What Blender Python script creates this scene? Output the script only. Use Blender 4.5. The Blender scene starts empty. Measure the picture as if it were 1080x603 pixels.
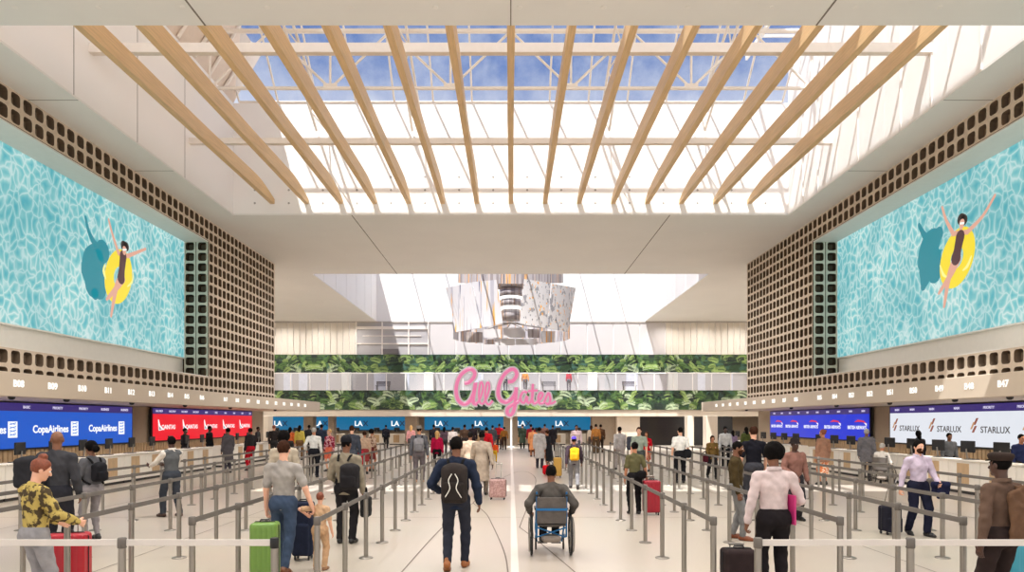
import bpy, math, random
import numpy as np
from mathutils import Matrix, Vector
random.seed(7); rng = np.random.default_rng(7)
SC = bpy.context.scene
COL = SC.collection
PI = math.pi
# ---------------------------------------------------------------- camera
H = 2.05; CX = 538.7; CY = 444.0; F = 720.0     # eye height, vanishing point and focal length (1080 x 603 frame)
cam = bpy.data.cameras.new('camera'); cam.sensor_width = 36; cam.lens = 24
cam.shift_x = 1.3/1080; cam.shift_y = 142.5/1080; cam.clip_end = 400
co = bpy.data.objects.new('camera', cam); COL.objects.link(co)
co.location = (0, 0, H); co.rotation_euler = (PI/2, 0, 0); SC.camera = co
def at(x, y, Y): return Vector(((x-CX)*Y/F, Y, H+(CY-y)*Y/F))
def floor_at(x, y):
    Y = F*H/(y-CY); return Vector(((x-CX)*Y/F, Y, 0))
K = 4/3.
# ---------------------------------------------------------------- materials
def lin(c):
    return tuple(((v/255.)/12.92 if v/255. <= .04045 else ((v/255.+.055)/1.055)**2.4) for v in c)
MC = {}
def mat(name, col, rough=.6, metal=0., var=.06, scale=6., bump=0., emit=0., stretch=None, col2=None, thr=None, spec=.5):
    key = (name, col, rough, metal, var, scale, bump, emit, stretch, col2, thr)
    if key in MC: return MC[key]
    m = bpy.data.materials.new(name); m.use_nodes = True
    nt = m.node_tree; b = nt.nodes['Principled BSDF']
    c = lin(col)
    tc = nt.nodes.new('ShaderNodeTexCoord'); mp = nt.nodes.new('ShaderNodeMapping')
    nt.links.new(tc.outputs['Object'], mp.inputs[0])
    if stretch: mp.inputs['Scale'].default_value = stretch
    n = nt.nodes.new('ShaderNodeTexNoise'); n.inputs['Scale'].default_value = scale; n.inputs['Detail'].default_value = 4
    nt.links.new(mp.outputs[0], n.inputs['Vector'])
    r = nt.nodes.new('ShaderNodeValToRGB')
    if col2:
        c2 = lin(col2); t = thr or (.42, .58)
        r.color_ramp.elements[0].position = t[0]; r.color_ramp.elements[1].position = t[1]
        r.color_ramp.elements[0].color = (*c, 1); r.color_ramp.elements[1].color = (*c2, 1)
    else:
        r.color_ramp.elements[0].position = .3; r.color_ramp.elements[1].position = .7
        r.color_ramp.elements[0].color = (*[v*(1-var) for v in c], 1); r.color_ramp.elements[1].color = (*[min(1, v*(1+var)) for v in c], 1)
    nt.links.new(n.outputs['Fac'], r.inputs[0])
    nt.links.new(r.outputs[0], b.inputs['Base Color'])
    b.inputs['Roughness'].default_value = rough; b.inputs['Metallic'].default_value = metal
    b.inputs['Specular IOR Level'].default_value = spec
    if bump:
        bn = nt.nodes.new('ShaderNodeBump'); bn.inputs['Strength'].default_value = bump; bn.inputs['Distance'].default_value = .01
        nt.links.new(n.outputs['Fac'], bn.inputs['Height']); nt.links.new(bn.outputs[0], b.inputs['Normal'])
    if emit:
        nt.links.new(r.outputs[0], b.inputs['Emission Color']); b.inputs['Emission Strength'].default_value = emit
        b.inputs['Base Color'].default_value = (0, 0, 0, 1)
        for l in list(nt.links):
            if l.to_socket == b.inputs['Base Color']: nt.links.remove(l)
    MC[key] = m; return m
def screen_mat(name, col, e=1.0): return mat(name, col, rough=.35, var=.01, scale=3, emit=e)
def glass_mat(name, tint=(235, 240, 240), alpha=.12):
    m = bpy.data.materials.new(name); m.use_nodes = True; nt = m.node_tree; nt.nodes.clear()
    o = nt.nodes.new('ShaderNodeOutputMaterial'); t = nt.nodes.new('ShaderNodeBsdfTransparent'); g = nt.nodes.new('ShaderNodeBsdfGlossy')
    t.inputs[0].default_value = (*lin(tint), 1); g.inputs['Roughness'].default_value = .05
    mx = nt.nodes.new('ShaderNodeMixShader'); mx.inputs[0].default_value = alpha
    nt.links.new(t.outputs[0], mx.inputs[1]); nt.links.new(g.outputs[0], mx.inputs[2]); nt.links.new(mx.outputs[0], o.inputs[0])
    return m
# ---------------------------------------------------------------- mesh builder
class MB:
    def __init__(s): s.v = []; s.f = []; s.m = []; s.sm = []
    def add(s, vs, fs, mi=0, smooth=False):
        o = len(s.v); s.v += [tuple(p) for p in vs]
        for f in fs: s.f.append(tuple(i+o for i in f)); s.m.append(mi); s.sm.append(smooth)
    def box(s, a, b, mi=0):
        (x0, y0, z0), (x1, y1, z1) = a, b
        x0, x1 = sorted((x0, x1)); y0, y1 = sorted((y0, y1)); z0, z1 = sorted((z0, z1))
        s.add([(x0,y0,z0),(x1,y0,z0),(x1,y1,z0),(x0,y1,z0),(x0,y0,z1),(x1,y0,z1),(x1,y1,z1),(x0,y1,z1)],
              [(0,3,2,1),(4,5,6,7),(0,1,5,4),(1,2,6,5),(2,3,7,6),(3,0,4,7)], mi)
    def bbox(s, a, b, bv=.01, mi=0):   # chamfered box
        (x0, y0, z0), (x1, y1, z1) = a, b
        lo = Vector((min(x0,x1), min(y0,y1), min(z0,z1))); hi = Vector((max(x0,x1), max(y0,y1), max(z0,z1)))
        c = (lo+hi)/2; h = (hi-lo)/2; bv = min(bv, h.x*.9, h.y*.9, h.z*.9)
        vs = []; idx = {}
        for sx in (-1,1):
            for sy in (-1,1):
                for sz in (-1,1):
                    for ax in range(3):
                        p = [sx*(h.x-bv), sy*(h.y-bv), sz*(h.z-bv)]; p[ax] += (sx,sy,sz)[ax]*bv
                        idx[(sx,sy,sz,ax)] = len(vs); vs.append(c+Vector(p))
        fs = []
        def q(l): fs.append(tuple(l))
        for ax in range(3):
            for sg in (-1,1):
                o1, o2 = [(1,2),(2,0),(0,1)][ax]
                l = []
                for (a1, a2) in ((-1,-1),(1,-1),(1,1),(-1,1)):
                    k = [0,0,0]; k[ax] = sg; k[o1] = a1; k[o2] = a2; l.append(idx[(*k, ax)])
                q(l if sg > 0 else l[::-1])
        for ax in range(3):      # edges along ax
            o1, o2 = [(1,2),(2,0),(0,1)][ax]
            for a1 in (-1,1):
                for a2 in (-1,1):
                    k0 = [0,0,0]; k1 = [0,0,0]; k0[ax] = -1; k1[ax] = 1
                    for k in (k0, k1): k[o1] = a1; k[o2] = a2
                    l = [idx[(*k0,o1)], idx[(*k1,o1)], idx[(*k1,o2)], idx[(*k0,o2)]]
                    q(l if a1*a2 < 0 else l[::-1])
        for sx in (-1,1):
            for sy in (-1,1):
                for sz in (-1,1):
                    l = [idx[(sx,sy,sz,i)] for i in range(3)]
                    q(l if sx*sy*sz > 0 else l[::-1])
        s.add(vs, fs, mi)
    def tube(s, pts, r, n=10, mi=0, closed=False, caps=True, flat=None):
        pts = [Vector(p) for p in pts]; rs = r if isinstance(r, (list, tuple)) else [r]*len(pts)
        N = len(pts); rings = []; up = None
        for i, p in enumerate(pts):
            a = pts[(i-1) % N] if (closed or i > 0) else p; b = pts[(i+1) % N] if (closed or i < N-1) else p
            t = (b-a).normalized()
            if up is None:
                up = Vector((0,0,1)) if abs(t.z) < .9 else Vector((1,0,0))
            u = (up-t*up.dot(t)).normalized(); w = t.cross(u); up = u
            ring = []
            for j in range(n):
                an = 2*PI*j/n; d = u*math.cos(an)*rs[i]+w*math.sin(an)*rs[i]
                if flat: d = Vector((d.x*flat[0], d.y*flat[1], d.z*flat[2]))
                ring.append(p+d)
            rings.append(ring)
        vs = [p for r_ in rings for p in r_]; fs = []
        for i in range(N if closed else N-1):
            for j in range(n):
                a = i*n+j; b = i*n+(j+1) % n; c = ((i+1) % N)*n+(j+1) % n; d = ((i+1) % N)*n+j
                fs.append((a, b, c, d))
        s.add(vs, fs, mi, True)
        if caps and not closed: s.add(rings[0], [tuple(range(n))[::-1]], mi); s.add(rings[-1], [tuple(range(n))], mi)
    def lathe(s, prof, c=(0,0,0), n=24, mi=0, ax=2):
        vs = []
        for (r, z) in prof:
            for j in range(n):
                a = 2*PI*j/n; p = [r*math.cos(a), r*math.sin(a), z]
                if ax == 0: p = [p[2], p[0], p[1]]
                if ax == 1: p = [p[1], p[2], p[0]]
                vs.append((p[0]+c[0], p[1]+c[1], p[2]+c[2]))
        fs = [(i*n+j, i*n+(j+1) % n, (i+1)*n+(j+1) % n, (i+1)*n+j) for i in range(len(prof)-1) for j in range(n)]
        s.add(vs, fs, mi, True)
        s.add(vs[:n], [tuple(range(n))[::-1]], mi); s.add(vs[-n:], [tuple(range(n))], mi)
    def xf(s, M, start=0):
        for i in range(start, len(s.v)): s.v[i] = tuple(M @ Vector(s.v[i]))
    def build(s, name, mats, parent=None, loc=None):
        me = bpy.data.meshes.new(name); me.from_pydata(s.v, [], s.f)
        if not isinstance(mats, (list, tuple)): mats = [mats]
        for m in mats: me.materials.append(m)
        me.polygons.foreach_set('material_index', s.m); me.polygons.foreach_set('use_smooth', s.sm); me.update()
        return link(name, me, parent, loc)
def link(name, me, parent=None, loc=None):
    o = bpy.data.objects.new(name, me); COL.objects.link(o)
    if parent: o.parent = parent
    if loc is not None: o.location = loc
    return o
def tag(o, label, cat, group=None, kind=None):
    if label: o['label'] = label
    if cat: o['category'] = cat
    if group: o['group'] = group
    if kind: o['kind'] = kind
    return o
def empty(name, loc, rz=0, label=None, cat=None, group=None):
    o = bpy.data.objects.new(name, None); COL.objects.link(o); o.location = loc; o.rotation_euler.z = rz; o.empty_display_size = .1
    return tag(o, label, cat, group)
def struct(o): o['kind'] = 'structure'; return o
def kids(o): return [c for c in COL.objects if c.parent == o]
def make_kids(o):
    return [(c, make_kids(c)) for c in COL.objects if c.parent == o]
def dup(root, tree, loc=None, rz=None, label=None, group=None):
    r = root.copy(); COL.objects.link(r)
    def rec(p, t):
        for c, sub in t:
            d = c.copy(); COL.objects.link(d); d.parent = p; rec(d, sub)
    rec(r, tree)
    if loc is not None: r.location = loc
    if rz is not None: r.rotation_euler.z = rz
    if label: r['label'] = label
    if group: r['group'] = group
    return r
TC = {}
def text_geo(s, size, ext=.01, bold=.0, align='CENTER', sx=1., shear=0.):
    """text as mesh in the XY plane, returns verts, faces"""
    key = (s, size, ext, bold, align, sx, shear)
    if key in TC: return TC[key]
    cu = bpy.data.curves.new('t', 'FONT'); cu.body = s; cu.size = size; cu.extrude = ext; cu.offset = bold*size; cu.align_x = align; cu.align_y = 'CENTER'; cu.shear = shear
    cu.resolution_u = 3
    o = bpy.data.objects.new('t', cu); COL.objects.link(o)
    dg = bpy.context.evaluated_depsgraph_get(); me = bpy.data.meshes.new_from_object(o.evaluated_get(dg))
    vs = [(v.co.x*sx, v.co.y, v.co.z) for v in me.vertices]; fs = [tuple(p.vertices) for p in me.polygons]
    bpy.data.objects.remove(o); bpy.data.curves.remove(cu); bpy.data.meshes.remove(me)
    TC[key] = (vs, fs); return TC[key]
def face_M(p, d):
    """frame at p for something whose front faces direction d: '+x','-x','-y' ; local x = reader's right, y = up, z = out"""
    ax = {'+x': ((0,1,0),(0,0,1),(1,0,0)), '-x': ((0,-1,0),(0,0,1),(-1,0,0)), '-y': ((1,0,0),(0,0,1),(0,-1,0))}[d]
    M = Matrix([[ax[j][i] for j in range(3)]+[p[i]] for i in range(3)]+[[0,0,0,1]])
    return M
def add_text(mb, s, p, d, size, mi=0, **kw):
    vs, fs = text_geo(s, size, **kw); M = face_M(p, d)
    mb.add([M @ Vector(v) for v in vs], fs, mi)
# ---------------------------------------------------------------- implicit surfaces (continuous bodies, clothes, soft bags)
def V(*a): return np.array(a, float)
def nrm(v): return v/(np.linalg.norm(v)+1e-9)
def rotx(a): c, s = math.cos(a), math.sin(a); return np.array([[1,0,0],[0,c,-s],[0,s,c]])
def roty(a): c, s = math.cos(a), math.sin(a); return np.array([[c,0,s],[0,1,0],[-s,0,c]])
def rotz(a): c, s = math.cos(a), math.sin(a); return np.array([[c,-s,0],[s,c,0],[0,0,1]])
class Field:
    def __init__(s): s.P = []; s.C = []
    def cap(s, a, b, ra, rb=None, k=.02, fl=None):     # tapered limb; fl=(unit vector, factor) flattens along the vector
        a, b = np.array(a, float), np.array(b, float); rb = ra if rb is None else rb
        m = max(ra, rb)*(1 if not fl or fl[1] > 1 else 1/fl[1])
        s.P.append(('c', np.minimum(a, b)-m, np.maximum(a, b)+m, k, (a, b, ra, rb, fl), False)); return s
    def ell(s, c, r, R=None, k=.02, sub=False):
        c = np.array(c, float); r = np.array(r, float); m = r.max()
        s.P.append(('e', c-m, c+m, k, (c, r, np.eye(3) if R is None else R), sub)); return s
    def box(s, c, h, r, R=None, k=.02, sub=False):
        c = np.array(c, float); h = np.array(h, float); m = np.linalg.norm(h)
        s.P.append(('b', c-m, c+m, k, (c, h, r, np.eye(3) if R is None else R), sub)); return s
    def clip(s, n, p, R=None):                          # keep where n.(x-p) < 0
        s.C.append((nrm(np.array(n, float)), np.array(p, float))); return s
    def mesh(s, name, res, wr=0.):
        lo = np.min([p[1] for p in s.P if not p[5]], 0)-3*res; hi = np.max([p[2] for p in s.P if not p[5]], 0)+3*res
        n = np.ceil((hi-lo)/res).astype(int)+1
        ax = [lo[i]+res*np.arange(n[i]) for i in range(3)]
        G = np.full(n, .5, np.float32)
        for (t, l, h, k, a, sub) in s.P:
            m = k+2.5*res
            i0 = np.maximum(0, np.floor((l-m-lo)/res).astype(int)); i1 = np.minimum(n, np.ceil((h+m-lo)/res).astype(int)+1)
            if (i1 <= i0).any(): continue
            x = ax[0][i0[0]:i1[0], None, None]; y = ax[1][None, i0[1]:i1[1], None]; z = ax[2][None, None, i0[2]:i1[2]]
            if t == 'c':
                A, B, ra, rb, fl = a; d = B-A; L = d@d+1e-12
                px, py, pz = x-A[0], y-A[1], z-A[2]
                tt = np.clip((px*d[0]+py*d[1]+pz*d[2])/L, 0, 1)
                qx, qy, qz = px-tt*d[0], py-tt*d[1], pz-tt*d[2]
                if fl:
                    u, f_ = fl; w = (qx*u[0]+qy*u[1]+qz*u[2])*(f_-1); qx = qx+w*u[0]; qy = qy+w*u[1]; qz = qz+w*u[2]
                D = np.sqrt(qx*qx+qy*qy+qz*qz)-(ra+(rb-ra)*tt)
                if fl and fl[1] > 1: D = D/(.5+.5*fl[1])
            else:
                c = a[0]; R = a[-1]
                px, py, pz = x-c[0], y-c[1], z-c[2]
                q = [R[0, i]*px+R[1, i]*py+R[2, i]*pz for i in range(3)]
                if t == 'e':
                    r = a[1]
                    k0 = np.sqrt((q[0]/r[0])**2+(q[1]/r[1])**2+(q[2]/r[2])**2); k1 = np.sqrt((q[0]/r[0]**2)**2+(q[1]/r[1]**2)**2+(q[2]/r[2]**2)**2)+1e-9
                    D = k0*(k0-1)/k1
                else:
                    hh, r = a[1], a[2]
                    e = [np.abs(q[i])-(hh[i]-r) for i in range(3)]
                    D = np.sqrt(sum(np.maximum(v, 0)**2 for v in e))+np.minimum(np.maximum(e[0], np.maximum(e[1], e[2])), 0)-r
            g = G[i0[0]:i1[0], i0[1]:i1[1], i0[2]:i1[2]]
            if sub:
                np.maximum(g, -D, out=g)
            else:
                hb = np.clip(.5+.5*(D-g)/k, 0, 1)
                g[...] = D+(g-D)*hb-k*hb*(1-hb)
        X, Y, Z = ax[0][:, None, None], ax[1][None, :, None], ax[2][None, None, :]
        if wr:
            G += (wr*(np.sin(31*Z+9*X+5*np.sin(9*X+7*Y))*np.sin(23*X+17*Y+11*Z)+.6*np.sin(57*Z+21*Y)*np.sin(41*X-13*Y))).astype(np.float32)
        for (nn, p) in s.C:
            np.maximum(G, (nn[0]*(X-p[0])+nn[1]*(Y-p[1])+nn[2]*(Z-p[2])).astype(np.float32), out=G)
        return nets(name, G, lo, res)
def nets(name, G, lo, res):
    ins = G < 0
    c = ins[:-1,:-1,:-1].astype(np.int8)
    for (i, j, k) in ((1,0,0),(0,1,0),(0,0,1),(1,1,0),(1,0,1),(0,1,1),(1,1,1)):
        c = c+ins[i:G.shape[0]-1+i, j:G.shape[1]-1+j, k:G.shape[2]-1+k]
    act = (c > 0) & (c < 8); idx = np.full(act.shape, -1, np.int64); A = np.argwhere(act); idx[act] = np.arange(len(A))
    acc = np.zeros((len(A), 3)); cnt = np.zeros(len(A))
    cor = [(0,0,0),(1,0,0),(0,1,0),(1,1,0),(0,0,1),(1,0,1),(0,1,1),(1,1,1)]
    val = [G[A[:,0]+o[0], A[:,1]+o[1], A[:,2]+o[2]] for o in cor]
    for a in range(8):
        for b in range(a+1, 8):
            if sum(abs(cor[a][i]-cor[b][i]) for i in range(3)) != 1: continue
            va, vb = val[a], val[b]; m = (va < 0) != (vb < 0); t = np.where(m, va/(va-vb+1e-20), 0)
            for i in range(3): acc[:, i] += np.where(m, cor[a][i]+t*(cor[b][i]-cor[a][i]), 0)
            cnt += m
    P = (A+acc/cnt[:, None])*res+lo
    Q = []
    for d in range(3):
        e1, e2 = (d+1) % 3, (d+2) % 3
        s0 = [slice(1, -1)]*3; s1 = [slice(1, -1)]*3; s0[d] = slice(0, -1); s1[d] = slice(1, None)
        a = ins[tuple(s0)]; b = ins[tuple(s1)]; E = np.argwhere(a != b); off = np.ones(3, int); off[d] = 0; E = E+off
        sg = ins[E[:,0], E[:,1], E[:,2]]
        def g(o1, o2):
            q = E.copy(); q[:, e1] += o1; q[:, e2] += o2; return idx[q[:,0], q[:,1], q[:,2]]
        q = np.stack([g(-1,-1), g(0,-1), g(0,0), g(-1,0)], 1)
        q[~sg] = q[~sg][:, ::-1]; Q.append(q)
    Q = np.concatenate(Q); Q = Q[(Q >= 0).all(1)]
    me = bpy.data.meshes.new(name); me.vertices.add(len(P)); me.vertices.foreach_set('co', P.astype(np.float32).ravel())
    me.loops.add(len(Q)*4); me.loops.foreach_set('vertex_index', Q.astype(np.int32).ravel())
    me.polygons.add(len(Q)); me.polygons.foreach_set('loop_start', np.arange(0, len(Q)*4, 4, dtype=np.int32))
    me.polygons.foreach_set('use_smooth', np.ones(len(Q), bool)); me.update(); me.validate()
    return me
def field_obj(f, name, res, m, parent=None, wr=0.):
    me = f.mesh(name, res, wr); me.materials.append(m); return link(name, me, parent)
# ================================================================ ROOM
M_ceil = mat('ceiling_paint', (229,226,221), .7, var=.02, scale=.5)
M_white = mat('white_paint', (232,228,222), .65, var=.02, scale=.4)
M_well = mat('well_paint', (242,238,235), .7, var=.015, scale=.4)
M_beige = mat('beige_panel', (196,180,160), .6, var=.03, scale=.6)
M_block = mat('breeze_block_concrete', (204,188,168), .8, var=.07, scale=9, bump=.2)
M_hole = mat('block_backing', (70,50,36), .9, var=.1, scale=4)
M_seam = mat('shadow_gap', (120,112,102), .8, var=.02)
M_steel = mat('brushed_steel', (150,144,136), .35, .85, var=.05, scale=30, stretch=(1,1,.05))
M_black = mat('black_plastic', (18,18,20), .45, var=.1)
M_darkfr = mat('screen_frame', (14,13,14), .5, var=.1)
M_wood = mat('pale_timber', (212,176,128), .5, var=.12, scale=5, stretch=(6,.25,6), bump=.1)
M_trusswh = mat('white_steelwork', (235,226,216), .5, var=.02)
ZC = 10.7
OX = 11.65
# ---- floor with a slightly glossy terrazzo
def floor_material():
    m = bpy.data.materials.new('terrazzo_floor'); m.use_nodes = True; nt = m.node_tree; b = nt.nodes['Principled BSDF']
    tc = nt.nodes.new('ShaderNodeTexCoord')
    n1 = nt.nodes.new('ShaderNodeTexNoise'); n1.inputs['Scale'].default_value = 90; n1.inputs['Detail'].default_value = 3
    n2 = nt.nodes.new('ShaderNodeTexNoise'); n2.inputs['Scale'].default_value = .35; n2.inputs['Detail'].default_value = 3
    r = nt.nodes.new('ShaderNodeValToRGB'); r.color_ramp.elements[0].position = .35; r.color_ramp.elements[1].position = .65
    r.color_ramp.elements[0].color = (*lin((180,168,155)), 1); r.color_ramp.elements[1].color = (*lin((199,188,175)), 1)
    mx = nt.nodes.new('ShaderNodeMix'); mx.data_type = 'RGBA'; mx.blend_type = 'MULTIPLY'; mx.inputs[0].default_value = .12
    nt.links.new(tc.outputs['Object'], n1.inputs['Vector']); nt.links.new(tc.outputs['Object'], n2.inputs['Vector'])
    nt.links.new(n1.outputs['Fac'], r.inputs[0]); nt.links.new(r.outputs[0], mx.inputs[6]); nt.links.new(n2.outputs['Color'], mx.inputs[7])
    nt.links.new(mx.outputs[2], b.inputs['Base Color']); b.inputs['Roughness'].default_value = .28
    b.inputs['Specular IOR Level'].default_value = .4
    return m
fm = MB(); fm.box((-30,-4,-.2), (30,66,0)); floor_o = struct(fm.build('floor', floor_material()))
def ribbon(mb, pts, w, z=.004):
    pts = [Vector((p[0], p[1], 0)) for p in pts]; n = len(pts); L = []; R = []
    for i, p in enumerate(pts):
        t = (pts[min(i+1, n-1)]-pts[max(i-1, 0)]).normalized(); s = Vector((-t.y, t.x, 0))*w/2
        L.append((p.x+s.x, p.y+s.y, z)); R.append((p.x-s.x, p.y-s.y, z))
    mb.add(L+R, [(i, n+i, n+i+1, i+1) for i in range(n-1)])
def smooth_path(P, n=8):
    P = [Vector(p) for p in P]; out = []
    for i in range(len(P)-1):
        p0 = P[max(i-1,0)]; p1 = P[i]; p2 = P[i+1]; p3 = P[min(i+2, len(P)-1)]
        for k in range(n):
            t = k/n; out.append(.5*((2*p1)+(p2-p0)*t+(2*p0-5*p1+4*p2-p3)*t*t+(3*p1-p0-3*p2+p3)*t**3))
    out.append(P[-1]); return out
jm = MB()
peak = floor_at(499,530.5)
for seg in ([floor_at(395,640), floor_at(424,603), floor_at(463,559.7), floor_at(484,541), peak],
            [peak, floor_at(512,541), floor_at(519,553), floor_at(531,580), floor_at(535.6,603), floor_at(537,640)],
            [floor_at(548,556), floor_at(569,572), floor_at(606,603), floor_at(660,650)],
            [peak, floor_at(515,512), floor_at(548,497), floor_at(565,505), floor_at(548,556)]):
    ribbon(jm, smooth_path(seg, 10), .022)
for Yj in (8.0, 14.55, 21.1, 27.6, 34.2, 40.7, 47.3): ribbon(jm, [(-16.5,Yj),(16.5,Yj)], .018)
for Xj in (-12.0,-9.7,-5.67,5.77,9.8,12.1): ribbon(jm, [(Xj,4),(Xj,55)], .016)
struct(jm.build('floor_joint', mat('floor_joint', (110,98,88), .6), floor_o))
sm_ = MB(); ribbon(sm_, [(.055,2),(.055,53.4)], .11, .006)
struct(sm_.build('floor_inlay', mat('white_inlay', (222,214,204), .3, var=.02), floor_o))
# ---- ceiling slabs around the two roof openings
Y1a, Y1b, Y2a, Y2b = 14.93, 28.67, 40.13, 59.3
cm = MB(); T = .06
cm.box((-26,-4,ZC), (26,Y1a,ZC+T)); cm.box((-26,Y1a,ZC), (-OX,Y1b,ZC+T)); cm.box((OX,Y1a,ZC), (26,Y1b,ZC+T))
cm.box((-26,Y1b,ZC), (26,Y2a,ZC+T)); cm.box((-26,Y2a,ZC), (-OX,Y2b,ZC+T)); cm.box((OX,Y2a,ZC), (26,Y2b,ZC+T))
ceil_o = struct(cm.build('ceiling', M_ceil))
sj = MB()
for x in (-6.68, 6.68):
    sj.box((x-.02,-4,ZC-.006), (x+.02,Y1a-.002,ZC)); sj.box((x-.02,Y1b+.002,ZC-.006), (x+.02,Y2a-.002,ZC))
sj.box((-.012,-4,ZC-.006), (.012,Y1a-.002,ZC))
for s in (-1,1):
    for yy in (18.4,23.6): sj.box((s*(OX+.01),yy-.01,ZC-.005), (s*13,yy+.01,ZC))
struct(sj.build('ceiling_joint', M_seam, ceil_o))
# ---- roof lantern 1
w = MB()
w.box((-OX-.2,Y1b,ZC+T), (OX+.2,Y1b+.25,15.4))
lant = struct(w.build('wall_lantern_far', M_well))
for s, nm in ((-1,'wall_lantern_left'), (1,'wall_lantern_right')):
    w = MB(); w.box((s*OX,8,ZC+T), (s*(OX+.25),Y1b,15.4 if s < 0 else 17.2))
    o = struct(w.build(nm, M_well))
    g = MB()
    for yy in (18.2, 21.3, 24.4): g.box((s*(OX-.004),yy-.012,ZC+.05), (s*OX,yy+.012,15.3))
    for yy in (15.4,16.9,18.9,20.4,22.9,25.9,27.2):
        if s > 0: g.box((s*(OX-.03),yy-.03,ZC+.05), (s*OX,yy+.03,15.3))
    struct(g.build('panel_joint', M_well if s > 0 else M_seam, o))
    if s > 0: continue
    # sloped hip panel with ribs climbing inwards above the side wall
    h = MB()
    h.add([(s*OX,14,15.4),(s*OX,Y1b,15.4),(s*10.5,Y1b,17.4),(s*10.5,14,17.4),(s*(OX+.1),14,15.5),(s*(OX+.1),Y1b,15.5),(s*10.6,Y1b,17.5),(s*10.6,14,17.5)],
          [(0,1,2,3),(7,6,5,4),(0,4,5,1),(2,6,7,3)])
    hp = struct(h.build('roof_hip', mat('hip_panel', (222,205,190), .7, var=.03)))
    r = MB()
    for i in range(11):
        yy = 15+i*1.25; r.tube([(s*(OX-.08),yy,15.4),(s*10.45,yy+.1,17.35)], .07, 6)
    r.build('rib', M_trusswh, hp)
dm = MB()
for i in range(16):
    x = -10.75+i*1.43
    for z in (11.2,11.75,12.3): dm.lathe([(.045,0),(.045,.02)], (x,Y1b-.01,z), 10, ax=1)
struct(dm.build('wall_fixing', mat('fixing_disc', (165,160,155), .5), lant))
# unseen opaque slab added to cut the sun into a floor strip
w = MB(); w.box((-OX-.2,13.97,17.2), (9.9,25.55,17.5)); struct(w.build('sun_cut_slab', M_well))
M_gl = glass_mat('roof_glass', (238,243,250), .04)
def glazing(name, y0, z0, y1, z1, X, pitch, rad=.045):
    n = int(2*X/pitch); g = MB(); g.add([(-X,y0,z0),(X,y0,z0),(X,y1,z1),(-X,y1,z1)], [(0,1,2,3)]); o = struct(g.build(name, M_gl))
    f = MB()
    for i in range(n+1):
        x = -X+2*X*i/n; f.tube([(x,y0,z0),(x,y1,z1)], rad, 6)
    for t in (0,1): f.tube([(-X,y0+(y1-y0)*t,z0+(z1-z0)*t),(X,y0+(y1-y0)*t,z0+(z1-z0)*t)], rad*1.1, 6)
    struct(f.build('glazing_bar', M_trusswh, o)); return o
glazing('roof_glazing', Y1b, 15.45, 25.6, 18.3, 11.4, 1.58)
glazing('roof_glazing', 13.9, 17.35, 8.2, 17.35, 11.4, 1.9)  # unseen glazing, placed where sun must enter for the floor strip
g = MB(); g.add([(9.9,13.97,17.3),(OX,13.97,17.3),(OX,Y1b,17.3),(9.9,Y1b,17.3)], [(0,1,2,3)]); o = struct(g.build('sun_gap_glazing', M_gl))  # glazed gap added so sun reaches the right lantern wall
f = MB()
for i in range(12): f.box((9.9,14.0+i*1.3,17.25), (OX,14.08+i*1.3,17.35))
f.box((9.85,13.97,17.2),(9.95,Y1b,17.4)); struct(f.build('glazing_bar', M_trusswh, o))
# steel trusses and tie beams crossing the lantern
Yt = 25.3
t = empty('roof_truss', (0,Yt,14.4), 0, 'white steel truss with zigzag diagonals across the blue roof glazing', 'roof truss')
zb, zm, zt = 14.38-14.4, 15.84-14.4, 16.5-14.4
for z, r_ in ((zb,.07),(zt,.09)):
    m_ = MB(); m_.tube([(-11.4,0,z),(11.4,0,z)], r_, 8); m_.build('chord', M_trusswh, t)
dg = MB()
px = 4.46
for i in range(-3,4):
    c = i*px
    dg.tube([(c-px/2,0,zb),(c,0,zt)], .05, 6); dg.tube([(c+px/2,0,zb),(c,0,zt)], .05, 6)
    dg.box((c+px/2-.25,-.04,zb-.05), (c+px/2+.25,.04,zb+.17)); dg.tube([(c+px/2,0,zb),(c+px/2,0,zt)], .045, 6)
dg.build('diagonal', M_trusswh, t)
for x, n_ in ((-7.9,'left'),(-3.9,'centre left'),(3.9,'centre right'),(7.9,'right')):
    t2 = empty('rafter_truss', (x,0,0), 0, f'slender white lattice rafter rising through the roof glazing, {n_} one', 'roof truss', 'lattice rafters in the roof lantern')
    m_ = MB()
    for dx in (-.22,.22): m_.tube([(dx,28.55,14.2),(dx*.7,22.5,16.9)], .055, 6)
    m_.build('chord', M_trusswh, t2)
    m_ = MB()
    for i in range(7):
        a = i/7; b = (i+1)/7; sg = 1 if i % 2 else -1
        m_.tube([(-.2*sg,28.55-6.1*a,14.2+2.7*a),(.2*sg,28.55-6.1*b,14.2+2.7*b)], .03, 5)
    m_.build('lacing', M_trusswh, t2)
for i, (yy, zz, r_) in enumerate(((18.93,12.36,.13),(24.8,12.2,.1))):
    m_ = MB(); m_.box((-OX,yy-.1,zz-r_), (OX,yy+.1,zz+r_))
    tag(m_.build('tie_beam', M_trusswh), ('nearer' if i == 0 else 'farther')+' white horizontal tie beam spanning the roof lantern above the timber fins', 'beam', 'tie beams in the lantern')
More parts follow.
